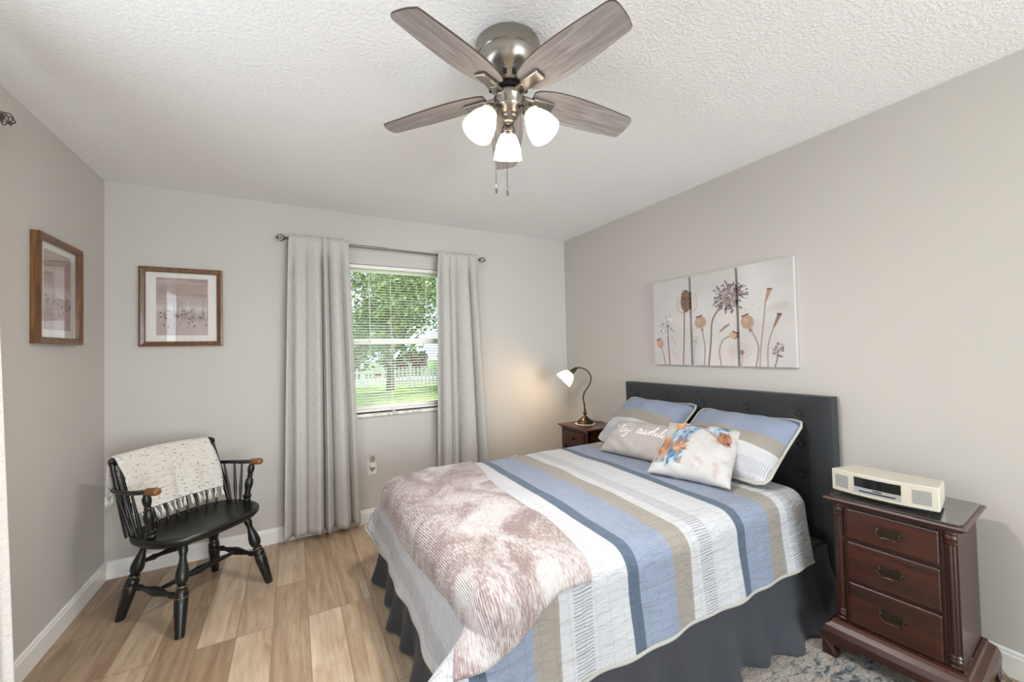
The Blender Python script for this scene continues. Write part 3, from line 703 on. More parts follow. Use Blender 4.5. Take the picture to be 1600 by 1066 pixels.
k.set('Base Color', col); k.set('Roughness', .8); k.set('Sheen Weight', .25); k.set('Sheen Roughness', .35); k.set('Sheen Tint', (1, .96, .94, 1))
k.bump(k.math('ADD', k.math('MULTIPLY', rib, .35), med), .6, .006); M['chenille'] = k.m
def throw(u, v):
    # u along the bed (foot edge -> pillow edge), v across (far edge -> near edge)
    far0, far1 = (IX0 - .21, IY1 - .03), (1.975, IY1 + .02)
    ne0, ne1 = (IX0 - .145, IY0 - .225), (1.865, IY0 - .088)
    s = (far0[0] * (1 - u) + far1[0] * u) * (1 - v) + (ne0[0] * (1 - u) + ne1[0] * u) * v
    t = (far0[1] * (1 - u) + far1[1] * u) * (1 - v) + (ne0[1] * (1 - u) + ne1[1] * u) * v
    s += .018 * math.sin(v * 9 + 1) * (abs(u - .5) * 2) ** 2; t += .016 * math.sin(u * 8 + 2.2) * v ** 3 + .02 * math.sin(u * 3.1) * v ** 4
    bump = .004 * math.sin(u * 8 + v * 5) * math.sin(v * 9 - u * 3) + .0045 * max(0, math.sin(u * 13 + 4 * math.sin(v * 4))) ** 3
    return drape(s, t, .015 + bump, False)
b = MB(); b.grid(throw, 130, 150); o = b.build('throw_blanket', M['chenille'], None, fix=False, solid=.012); o.modifiers['solid'].offset = 1
set_uv(o, [(i / 130 * .72, j / 150 * 1.5) for j in range(151) for i in range(131)])
tag(o, 'dusty pink ribbed chenille throw over the foot of the bed', 'throw blanket')

# pillows: a stuffed cover, local x = width, local z = height, local -y = front
def pillow_pts(w, h, th, flange, nu=64, nv=56, pinch=.035, sag=0, seed=0, rc=.0):
    g = random.Random(seed); a1, a2, a3 = (g.uniform(0, 6) for _ in range(3))
    def front(u, v, side):
        x, y = 2 * u - 1, 2 * v - 1; k_ = 1 - flange
        qx, qy = min(1, abs(x) / k_), min(1, abs(y) / k_)
        t = max(0, 1 - qx ** 2.6) ** .55 * max(0, 1 - qy ** 2.6) ** .55
        px = x * w / 2 * (1 - pinch * (1 - y * y) * abs(x) ** 3) ; pz = y * h / 2 * (1 - pinch * (1 - x * x) * abs(y) ** 3)
        cr_ = max(0, (abs(x) - .82) / .18) * max(0, (abs(y) - .78) / .22); px -= math.copysign(rc * cr_, x); pz -= math.copysign(rc * cr_, y)
        wr = .004 * math.sin(9 * x + 4 * y + a1) * math.sin(7 * y + a2) + .003 * math.sin(17 * x * y + a3)
        d = th / 2 * t + wr * t * 1.6
        pz += -sag * (1 - x * x) * v * .5
        return (px, side * (d + .002), pz + h / 2)
    return front
def build_pillow(name, w, h, th, flange, mats, loc, rz, lean, nu=64, nv=56, seed=0, sag=0, roll=0, extra=None, pinch=.035, rc=.0):
    fr_ = pillow_pts(w, h, th, flange, nu, nv, pinch, sag, seed, rc)
    b = MB(); b.grid(lambda u, v: fr_(u, v, -1), nu, nv, 0); n1 = len(b.v); b.grid(lambda u, v: fr_(u, v, 1), nu, nv, 1 if len(mats) > 1 else 0)
    if extra: extra(b, fr_)
    o = b.build(name, mats, None, merge=False, fix=False)
    ex = len(o.data.vertices) - 2 * n1
    uvs = [(i / nu * w, j / nv * h) for j in range(nv + 1) for i in range(nu + 1)]; set_uv(o, uvs + uvs + [(0, 0)] * ex)
    me = o.data
    # close the seam between the two sides
    bm = bmesh.new(); bm.from_mesh(me); bm.verts.ensure_lookup_table(); cols = nu + 1
    ring = [i for i in range(cols)] + [j * cols + nu for j in range(1, nv + 1)] + [nv * cols + i for i in range(nu - 1, -1, -1)] + [j * cols for j in range(nv - 1, 0, -1)]
    uvl = bm.loops.layers.uv.active
    for i in range(len(ring)):
        a, c = ring[i], ring[(i + 1) % len(ring)]
        try:
            f = bm.faces.new((bm.verts[a], bm.verts[c], bm.verts[c + n1], bm.verts[a + n1])); f.smooth = True
            for lp in f.loops: lp[uvl].uv = uvs[lp.vert.index % n1]
        except ValueError: pass
    bmesh.ops.recalc_face_normals(bm, faces=bm.faces); bm.to_mesh(me); bm.free()
    m = Matrix.Translation(loc) @ Matrix.Rotation(rz, 4, 'Z') @ Matrix.Rotation(lean, 4, 'X') @ Matrix.Rotation(roll, 4, 'Y'); o.matrix_world = m
    return o, fr_
def sham_mat(name, h):
    k = N(name); uv = k.n('ShaderNodeUVMap').outputs[0]; sp = k.n('ShaderNodeSeparateXYZ', {0: uv})
    ph = k.math('DIVIDE', k.math('ADD', sp.outputs[1], k.math('MULTIPLY', k.n('ShaderNodeTexNoise', {'Vector': uv, 'Scale': 5.0}).outputs['Fac'], .012)), h)
    st = k.ramp(ph, [(0, WH), (.235, WH), (.395, BEI), (.575, BLUE), (.915, NAVY)], 'CONSTANT')
    hm = k.ramp(ph, [(0, 0.0), (.085, 1.0), (.235, 0.0)], 'CONSTANT')
    hn = k.n('ShaderNodeTexNoise', {'Vector': uv, 'Scale': 22.0}).outputs['Fac']
    hl = k.math('SINE', k.math('ADD', k.math('MULTIPLY', sp.outputs[0], 2 * PI / .009), k.math('MULTIPLY', hn, 7.0)))
    col = k.mix(k.math('MULTIPLY', k.ramp(hl, [(.45, 0.0), (.8, .75)]), hm), st, lin('#777a82'))
    ln = k.n('ShaderNodeTexNoise', {'Vector': k.n('ShaderNodeMapping', {0: uv, 'Scale': (60, 300, 1)}).outputs[0], 'Scale': 1.0, 'Detail': 3.0}).outputs['Fac']
    col = k.mix(1.0, col, k.ramp(ln, [(.3, .9), (.65, 1.0)]), 'MULTIPLY')
    k.set('Base Color', col); k.set('Roughness', .88); k.set('Sheen Weight', .12)
    cr = k.n('ShaderNodeTexNoise', {'Vector': k.n('ShaderNodeMapping', {0: uv, 'Scale': (22, 14, 1)}).outputs[0], 'Scale': 1.0, 'Detail': 4.0, 'Distortion': .8}).outputs['Fac']
    k.bump(cr, .4, .01); return k.m
M['sham'] = sham_mat('sham_stripes', .47)
M['piping'] = plain('taupe_piping', '#b5b2a8', .85)
def sham(loc, rz, lean, lab, seed, roll):
    w_, h_ = .605, .47
    o, f = build_pillow('pillow_sham', w_, h_, .19, .045, [M['sham'], M['piping']], loc, rz, lean, seed=seed, sag=.03, roll=roll, pinch=.02, rc=.016)
    pts = [f(i / 40, 0, 0) for i in range(40)] + [f(1, i / 40, 0) for i in range(40)] + [f(1 - i / 40, 1, 0) for i in range(40)] + [f(0, 1 - i / 40, 0) for i in range(41)]
    b = MB(); b.tube(pts, .0065, 8); p = b.build('piping', M['piping'], o)
    return tag(o, lab, 'pillow', 'striped pillow shams')
sham((2.99, -1.932, .648), R(-90), R(-54), 'striped blue pillow sham on the near side of the bed, behind the horse cushion', 4, R(0))
sham((3.00, -1.305, .652), R(-90), R(-52), 'striped blue pillow sham on the far side of the bed, behind the lettered cushion', 9, R(0))

# lettered lumbar cushion
M['taupe'] = plain('taupe_cushion', '#b3aba6', .9, nscale=30, namt=.05, bscale=500, bstr=.25)
M['white_ink'] = plain('white_lettering', '#f3f1ee', .7)
LET = {   # pen strokes of the handwriting, in units where x-height = 1
 'S': [[(1.15, 2.05), (.75, 2.3), (.3, 2.05), (.35, 1.55), (.85, 1.1), (.9, .5), (.5, .02), (.0, .2)]],
 't': [[(.35, .9), (.62, 2.1), (.42, .9), (.4, .2), (.7, .0), (1.0, .3)], [(.2, 1.5), (1.05, 1.62)]],
 'a': [[(.95, .85), (.55, 1.0), (.15, .6), (.2, .1), (.55, .05), (.92, .75), (1.0, .95), (.92, .25), (1.1, .02), (1.4, .3)]],
 'y': [[(.1, .95), (.18, .35), (.5, .1), (.85, .5), (1.0, .98), (.85, .1), (.55, -1.0), (.2, -1.25), (.1, -.9), (.6, -.25), (1.5, .45)]],
 'w': [[(.05, .9), (.15, .25), (.4, .05), (.68, .5), (.75, .85), (.8, .2), (1.05, .05), (1.4, .6), (1.4, 1.0), (1.65, .8)]],
 'h': [[(.0, .2), (.45, 1.1), (.62, 2.2), (.4, 2.2), (.2, .9), (.12, 0), (.4, .75), (.72, .95), (.8, .5), (.82, .05), (1.15, .25)]],
 'i': [[(.1, .3), (.3, .98), (.28, .25), (.5, .02), (.8, .3)], [(.4, 1.4), (.44, 1.45)]],
 'l': [[(.0, .2), (.5, 1.3), (.55, 2.2), (.3, 2.1), (.2, .8), (.35, .05), (.7, .3)]],
 'e': [[(.1, .35), (.6, .55), (.7, .85), (.4, 1.0), (.1, .55), (.3, .05), (.8, .15), (1.1, .4)]],
}
ADV = {'S': 1.25, 't': .8, 'a': 1.3, 'y': 1.5, 'w': 1.55, 'h': 1.05, 'i': .68, 'l': .62, 'e': 1.0, ' ': .75}
def lettering(b, fr_):
    w_, h_ = .50, .27; u_ = .0335; x = .058; y0 = .135
    for ch in 'Stay awhile':
        for stl in LET.get(ch, []):
            pts = catmull([(x + (px + py * .18) * u_, y0 + py * u_, 0) for px, py in stl], 7)
            l = [];
            for i, p in enumerate(pts):
                a = pts[max(i - 1, 0)]; c = pts[min(i + 1, len(pts) - 1)]; d = (c - a); d = d.normalized() if d.length > 0 else Vector((1, 0, 0)); nrm = Vector((-d.y, d.x, 0)) * (.0030 if len(stl) > 2 else .0022)
                for q in (p + nrm, p - nrm):
                    X = fr_(min(max(q.x / w_, 0), 1), min(max(q.y / h_, 0), 1), -1); l.append((X[0], X[1] - .0016, X[2]))
            b.add(l, [(2 * i, 2 * i + 1, 2 * i + 3, 2 * i + 2) for i in range(len(pts) - 1)], 2)
        x += ADV[ch] * u_
o, f = build_pillow('lumbar_cushion', .50, .27, .13, .0, [M['taupe'], M['taupe'], M['white_ink']], (2.86, -1.49, .648), R(-84), R(-50), seed=2, extra=lettering, roll=R(-2))
tag(o, 'taupe oblong cushion with white handwritten lettering', 'cushion')

# horse cushion
HWD = .405
r = Raster(HWD, HWD, 120, 120, '#b9b6b4')
c = r.cloud((30, 30), 2); r.blend(np.clip((c - .62) * 6, 0, 1) * (r.X > .18) * (r.Y < .3), '#a8948a', .6)
g = random.Random(13)
def daubs(cx, cy, rx, ry, n, cols, rot, ln=(.02, .05), wd=(.008, .018)):
    for i in range(n):
        a = g.uniform(0, 2 * PI); q = math.sqrt(g.random()); x, y = cx + rx * q * math.cos(a), cy + ry * q * math.sin(a); an = rot + g.gauss(0, .5); l = g.uniform(*ln)
        r.stroke([(x - math.cos(an) * l / 2, y - math.sin(an) * l / 2), (x + math.cos(an) * l / 2, y + math.sin(an) * l / 2)], g.uniform(*wd), g.choice(cols), g.uniform(.65, .95))
BL, RU = ['#5b7387', '#7f97ab', '#a9bccb', '#48596a', '#8ea4b5'], ['#9a6647', '#b9835c', '#7a5140', '#c99a72', '#8a5e48']
body = [(.015, .05), (.03, .13), (.06, .20), (.085, .27), (.085, .33), (.12, .385), (.19, .405), (.27, .40), (.33, .36), (.365, .30), (.375, .25), (.35, .215), (.31, .245), (.26, .29), (.22, .32), (.18, .26), (.165, .18), (.17, .09), (.165, .05)]
r.poly(body, '#93877f')
daubs(.10, .10, .065, .05, 60, BL[:3] + ['#4d7693', '#3e6179'], 1.3); daubs(.06, .15, .03, .07, 35, RU, 1.4); daubs(.14, .17, .03, .04, 22, RU, .6)
daubs(.13, .25, .045, .05, 45, BL, 1.0); daubs(.11, .34, .035, .05, 34, RU[1:2] + ['#d8ab7e', '#c48a5a'], 1.2); daubs(.17, .335, .04, .04, 36, BL[:4], .9)
daubs(.225, .375, .035, .022, 26, RU, .5); daubs(.285, .345, .045, .04, 40, BL[1:3] + ['#bfd0dc', '#c9b09a'], -.6); daubs(.34, .27, .026, .035, 34, RU[:1] + RU[2:3] + ['#6a4636', '#a87456'], -.9); daubs(.31, .375, .02, .02, 14, BL[:1] + BL[3:4], -.4)
r.blob(.362, .245, .008, .010, '#3d2f2a'); r.blob(.30, .335, .006, .005, '#3a332f')
for i in range(70): r.blob(g.uniform(.17, .36), g.uniform(.03, .25), g.uniform(.001, .004), g.uniform(.001, .004), g.choice(['#b9a69c', '#8f8a8a', '#c9b8ae', '#a58e82']), .6)
M['horse'] = attr_mat('painted_cushion_cover', .85, bscale=500, bstr=.15)
M['offwhite'] = plain('offwhite_cushion_back', '#b9b6b4', .9)
o, f = build_pillow('square_cushion', HWD, HWD, .15, .0, [M['horse'], M['offwhite']], (2.765, -1.965, .648), R(-67), R(-58), nu=120, nv=120, seed=6, pinch=.07, roll=R(3))
cols = r.c.reshape(-1, 3); allc = np.concatenate([cols, np.tile(np.array(lin('#b9b6b4')[:3]), (len(o.data.vertices) - len(cols), 1))]); set_paint(o, allc)
tag(o, 'white square cushion painted with a rust and blue horse', 'cushion')
# ------------------------------------------------------------------ black turned chair in the corner (local -y is its front)
CHX, CHY = .552, -.555
chair = empty('windsor_chair', (CHX, CHY, 0), R(43.1), 'black turned-leg wooden armchair in the corner by the left wall', 'chair')
k = N('black_lacquer'); v = k.noise(k.coord(), 40, 4); k.set('Base Color', k.ramp(v, [(.3, '#090a09'), (.7, '#131412')])); k.set('Roughness', .36); k.set('Coat Weight', .10); k.set('Coat Roughness', .25); M['black'] = k.m
M['gold'] = plain('worn_gold_line', '#6b5a35', .45, .3)
M['worn'] = wood('worn_arm_wood', '#4a2a14', '#9a6a3a', 1, 40, .4)
SZ = .448
def seat_out(th):           # outline of the seat: wide D with a rounded front
    c, s = math.cos(th), math.sin(th); e = .72
    x = .282 * math.copysign(abs(c) ** e, c); y = math.copysign(abs(s) ** .8, s) * (.225 if s < 0 else .205); return x, y
b = MB(); n = 64; rings = []
for sc, z in ((.0, SZ - .014), (.35, SZ - .014), (.7, SZ - .009), (.9, SZ - .002), (.965, SZ), (.992, SZ - .006), (1.0, SZ - .016), (.99, SZ - .030), (.95, SZ - .042), (.8, SZ - .046), (.0, SZ - .046)):
    rings.append([(seat_out(2 * PI * i / n)[0] * sc, seat_out(2 * PI * i / n)[1] * sc, z) for i in range(n)])
b.add([p for r_ in rings for p in r_], [(j * n + i, j * n + (i + 1) % n, (j + 1) * n + (i + 1) % n, (j + 1) * n + i) for j in range(len(rings) - 1) for i in range(n)], 0, True)
b.build('seat', M['black'], chair, merge=True)
def turned(mb, p0, p1, prof, n=14, mi=0):
    p0, p1 = Vector(p0), Vector(p1); L = (p1 - p0).length; mb.lathe([(r_, t * L) for t, r_ in prof], n, p0, p1 - p0, mi)
legp = [(0, .014), (.05, .017), (.10, .020), (.14, .016), (.17, .014), (.22, .017), (.30, .025), (.37, .029), (.42, .027), (.455, .019), (.465, .015), (.485, .022), (.495, .022), (.505, .020), (.515, .024), (.53, .0275), (.56, .029), (.59, .0265), (.60, .029), (.70, .028), (.85, .024), (1.0, .019)]
tops = {}
for sx in (-1, 1):
    for sy in (-1, 1):
        top = Vector((sx * .165, sy * .135, SZ - .040)); bot = Vector((sx * .240, sy * .222, 0)); tops[sx, sy] = (top, bot)
        b = MB(); turned(b, top, bot, legp)
        L = (bot - top).length; b.lathe([(.0235, L * .478), (.0242, L * .484), (.0235, L * .49)], 14, top, bot - top, 1, cap=False)
        b.lathe([(.0285, L * .592), (.0292, L * .597), (.0288, L * .602)], 14, top, bot - top, 1, cap=False)
        b.build('leg', [M['black'], M['gold']], chair)
strp = [(0, .009), (.12, .011), (.18, .016), (.22, .012), (.27, .011), (.38, .017), (.5, .023), (.62, .017), (.73, .011), (.78, .012), (.82, .016), (.88, .011), (1, .009)]
def on_leg(sx, sy, z):
    t, bt_ = tops[sx, sy]; f = (t.z - z) / (t.z - bt_.z); return t + (bt_ - t) * f
for sx in (-1, 1):
    b = MB(); turned(b, on_leg(sx, -1, .165), on_leg(sx, 1, .165), strp); b.build('stretcher', M['black'], chair)
b = MB(); turned(b, (on_leg(-1, -1, .165) + on_leg(-1, 1, .165)) / 2, (on_leg(1, -1, .165) + on_leg(1, 1, .165)) / 2, [(0, .009), (.2, .012), (.3, .015), (.34, .012), (.42, .017), (.5, .022), (.58, .017), (.66, .012), (.7, .015), (.8, .012), (1, .009)]); b.build('stretcher', M['black'], chair)
b = MB(); turned(b, on_leg(-1, 1, .27), on_leg(1, 1, .27), strp); b.build('stretcher', M['black'], chair)
# back: crest rail, spindles, posts
CZ = .80
def crest_pt(a): return Vector((a * .262, .290 - .030 * a * a * 1.0, CZ + .010 * (1 - a * a)))
b = MB(); cr = [crest_pt(-1 + 2 * i / 24) for i in range(25)]
def ring_at(i):
    p = cr[i]; a = abs(-1 + 2 * i / 24); hh = .020 + .008 * sstep(.75, .98, a); tt = .015 + .006 * sstep(.8, .98, a)
    if i in (0, 24): hh *= .6; tt *= .6
    return [(p.x, p.y + tt * math.cos(q * PI / 5), p.z + hh * math.sin(q * PI / 5)) for q in range(10)]
b.add([q for i in range(25) for q in ring_at(i)], [(i * 10 + j, i * 10 + (j + 1) % 10, (i + 1) * 10 + (j + 1) % 10, (i + 1) * 10 + j) for i in range(24) for j in range(10)] + [tuple(range(10)), tuple(240 + j for j in range(10))], 0, True)
b.build('crest_rail', M['black'], chair)
spp = [(0, .0055), (.2, .0075), (.38, .0095), (.55, .0075), (.8, .006), (1, .005)]
for i in range(9):
    a = -.84 + 1.68 * i / 8; p1 = crest_pt(a); p0 = Vector((a * .262 * .93, .165 - .02 * a * a, SZ - .01))
    b = MB(); turned(b, p0, p1, spp, 10); b.build('spindle', M['black'], chair)
for sx in (-1, 1):
    p0 = Vector((sx * .258, .120, SZ - .01)); p1 = crest_pt(sx * .965)
    b = MB(); turned(b, p0, p1, [(0, .013), (.3, .014), (.6, .012), (1, .010)], 12); b.build('back_post', M['black'], chair)
    # arm
    path = catmull([(sx * .262, .232, .665), (sx * .282, .14, .668), (sx * .284, .045, .674), (sx * .276, -.045, .684), (sx * .272, -.065, .686)], 6)
    b = MB(); n = 10; vs = []
    for i, p in enumerate(path):
        f = i / (len(path) - 1); ww = .013 + .006 * f; hh = .010 + .003 * f
        for q in range(n): vs.append((p.x + ww * math.cos(2 * PI * q / n), p.y, p.z + hh * math.sin(2 * PI * q / n)))
    b.add(vs, [(i * n + j, i * n + (j + 1) % n, (i + 1) * n + (j + 1) % n, (i + 1) * n + j) for i in range(len(path) - 1) for j in range(n)] + [tuple(range(n)), tuple((len(path) - 1) * n + j for j in range(n))], 0, True)
    arm = b.build('arm', M['black'], chair)
    e = path[-1]
    b = MB(); b.lathe([(.0, -.012), (.019, -.010), (.0185, .02), (.0195, .045), (.018, .058), (.013, .063), (.0, .064)], 16, (e.x, e.y, e.z), (0, -1, .10)); b.build('arm_tip', M['worn'], arm)
    p0 = Vector((sx * .246, -.035, SZ - .01)); p1 = Vector((sx * .276, -.048, .680))
    b = MB(); turned(b, p0, p1, [(0, .014), (.06, .020), (.10, .022), (.13, .017), (.16, .023), (.20, .024), (.23, .016), (.30, .015), (.42, .021), (.50, .023), (.58, .019), (.64, .012), (.68, .016), (.71, .012), (.80, .018), (.88, .019), (.94, .013), (1, .012)], 14); b.build('arm_post', M['black'], arm)
    for f in (.18, .42, .66):
        y1 = .232 + (-.05 - .232) * f; y0 = .125 + (-.03 - .125) * f
        p1 = min(path, key=lambda p: abs(p.y - y1)); p0 = Vector((sx * .252, y0, SZ - .01))
        b = MB(); turned(b, p0, p1, spp, 10); b.build('spindle', M['black'], arm)

# throw over the chair back
k = N('flecked_knit'); v1 = k.noise(k.coord('UV', (42, 150, 1)), 1.0, 2, .5); rib = k.math('SINE', k.math('MULTIPLY', k.n('ShaderNodeSeparateXYZ', {0: k.n('ShaderNodeUVMap').outputs[0]}).outputs[1], 2 * PI / .011))
v2 = k.noise(k.coord('UV', (60, 60, 1)), 1.0, 2, .5)
c = k.mix(k.ramp(v1, [(.625, 0.0), (.67, 1.0)]), lin('#dfd8d0'), lin('#3c3739')); c = k.mix(k.ramp(v2, [(.70, 0.0), (.74, .6)]), c, lin('#a08372'))
k.set('Base Color', c); k.set('Roughness', .9); k.set('Sheen Weight', .25); k.bump(k.math('ADD', rib, k.noise(k.coord('UV', (300, 300, 1)), 1.0, 2)), .5, .004); M['knit'] = k.m
M['fringe'] = plain('white_fringe', '#e4ded6', .9)
A0, A1, FL, BL_ = -.240, .228, .325, .24
def over(a, d, off=.0):     # d: distance over the crest, negative towards the seat, positive behind
    c = crest_pt(a / .262); r_ = .030 + off
    if abs(d) < r_ * 1.2:
        th = d / r_; return Vector((a, c.y + r_ * math.sin(th), c.z + r_ * math.cos(th) - .004))
    s = -1 if d < 0 else 1; th = 1.2 * s; p = Vector((a, c.y + r_ * math.sin(th), c.z + r_ * math.cos(th) - .004)); l = abs(d) - r_ * 1.2
    q = -.40 * l if s < 0 else .05 * l
    fold = .007 * math.sin(a * 38 + 1) * min(1, l * 6) + .004 * math.sin(a * 83 + l * 9) * min(1, l * 6)
    return p + Vector((-.05 * l * (1 if a > 0 else .2) - (.10 * l if s > 0 else 0), q + fold * (.6 if s < 0 else 1) - (.012 * sstep(0, .1, l) if s < 0 else 0), -l * .93))
chair_rot = Matrix.Translation((CHX, CHY, 0)) @ Matrix.Rotation(R(43.1), 4, 'Z')
b = MB(); b.grid(lambda u, v: chair_rot @ over(A0 + (A1 - A0) * u + (.012 * math.sin(v * 7) if u in (0, 1) else 0), -FL + (FL + BL_) * v), 60, 70)
t = b.build('knit_throw', M['knit'], None, fix=False, solid=.007)
set_uv(t, [((A1 - A0) * i / 60, (FL + BL_) * j / 70) for j in range(71) for i in range(61)])
tag(t, 'white black-flecked fringed throw hung over the back of the black chair', 'throw blanket')
g = random.Random(3)
for back in (0, 1):
    b = MB()
    for i in range(15):
        a = A0 + .006 + (A1 - A0 - .012) * i / 14
        if back: top = chair_rot @ over(a, BL_ - .004); bo = top + Vector((g.uniform(-.006, .006), g.uniform(-.006, .006), -.05))
        else: top = chair_rot @ over(a, -FL + .004); bo = chair_rot @ over(a + g.uniform(-.008, .008), -FL - .050)
        kn = top + (bo - top) * .25; b.ball(kn, .0065, 8)
        for j in range(6):
            d = Vector((g.uniform(-.008, .008), g.uniform(-.008, .008), g.uniform(-.010, .008)))
            b.tube([top, kn, kn + (bo - kn) * .5 + d * .7, bo + d], [.002, .0025, .0022, .0012], 5)
    b.build('fringe', M['fringe'], t)

# ------------------------------------------------------------------ nightstands (local -y front, origin at floor, back at +y)
M['cherry'] = wood('cherry_wood', '#220d06', '#4b2012', 0, 16, .34, .15)
M['cherry_v'] = wood('cherry_wood_upright', '#200c06', '#3c190e', 2, 16, .36, .15)
M['cherry_top'] = wood('cherry_wood_top', '#2c120b', '#54281a', 0, 16, .28, .4)
def ogee(b, w, d, z0, z1, flare):            # stepped moulding ring around a w x d body
    pr = [(0, 1.0), (.25, .95), (.35, .8), (.75, .62), (.95, .35), (1.0, .12), (1.0, 0)]
    for (f0, t0), (f1, t1) in zip(pr[:-1], pr[1:]):
        a0, a1 = flare * f0, flare * f1; x0, x1 = w / 2 + a0, w / 2 + a1; y0, y1 = d / 2 + a0, d / 2 + a1; za, zb = z0 + (z1 - z0) * t0, z0 + (z1 - z0) * t1
        v = [(-x0, -y0, za), (x0, -y0, za), (x0, y0, za), (-x0, y0, za), (-x1, -y1, zb), (x1, -y1, zb), (x1, y1, zb), (-x1, y1, zb)]
        b.add(v, [(i, (i + 1) % 4, 4 + (i + 1) % 4, 4 + i) for i in range(4)])
def bail(parent, y, z, s=1.0):
    b = MB(); o = [(0, .020), (.012, .018), (.017, .024), (.026, .019), (.034, .012), (.042, .012), (.046, .003), (.038, -.006), (.030, -.006), (.024, -.014), (.012, -.012), (0, -.018)]
    o = [(x * s, q * s) for x, q in o]; full = o + [(-x, q) for x, q in o[::-1][1:-1]]
    b.prism(full, y - .002, y + .001, axis='y'); bp = b.build('back_plate', M['bronze'], parent, bevel=.0008); bp.location.z = z
    b = MB(); pts = [(-.034, -.004, .004), (-.034, -.014, .003), (-.031, -.018, -.010), (-.020, -.019, -.019), (-.008, -.019, -.0165), (.008, -.019, -.0165), (.020, -.019, -.019), (.031, -.018, -.010), (.034, -.014, .003), (.034, -.004, .004)]
    b.tube([(px * s, y + py, pz * s) for px, py, pz in catmull(pts, 4)], .0028, 8)
    for sx in (-1, 1): b.lathe([(.006, 0), (.006, .004), (.0035, .006), (.0035, .016), (.0, .018)], 10, (sx * .034 * s, y, .004 * s), (0, -1, 0))
    q = b.build('bail', M['bronze'], parent); q.location.z = z
def bracket_foot(parent, w, d, flare, z1, m):
    # ogee bracket feet: two profiled leaves meeting at each corner
    lf = [(0, 0), (.040, 0), (.048, .010), (.044, .022), (.030, .034), (.034, .048), (.050, .052), (.060, .044), (.078, .050), (.098, .047), (.118, .056), (.125, z1), (-.0, z1)]
    outx = lambda z: .010 * math.sin(PI * min(1, z / z1)) + .008 * math.cos(2 * PI * z / z1)
    for sx in (-1, 1):
        for sy in (-1, 1):
            b = MB()
            for ax in (0, 1):
                n = len(lf); vs = []
                for depth in (0, .022):
                    for l, z in lf:
                        o_ = outx(z) if depth == 0 else 0
                        if ax == 0: vs.append((sx * (w / 2 + flare - l + (o_ if l < .001 else 0)), sy * (d / 2 + flare - depth + o_), z))
                        else:
                            l = min(l, .10)
                            vs.append((sx * (w / 2 + flare - depth + o_), sy * (d / 2 + flare - l + (o_ if l < .001 else 0)), z))
                b.add(vs, [tuple(range(n)), tuple(range(n, 2 * n))] + [(i, (i + 1) % n, n + (i + 1) % n, n + i) for i in range(n)])
            b.build('bracket_foot', m, parent)
NW, ND, NH = .362, .315, .662
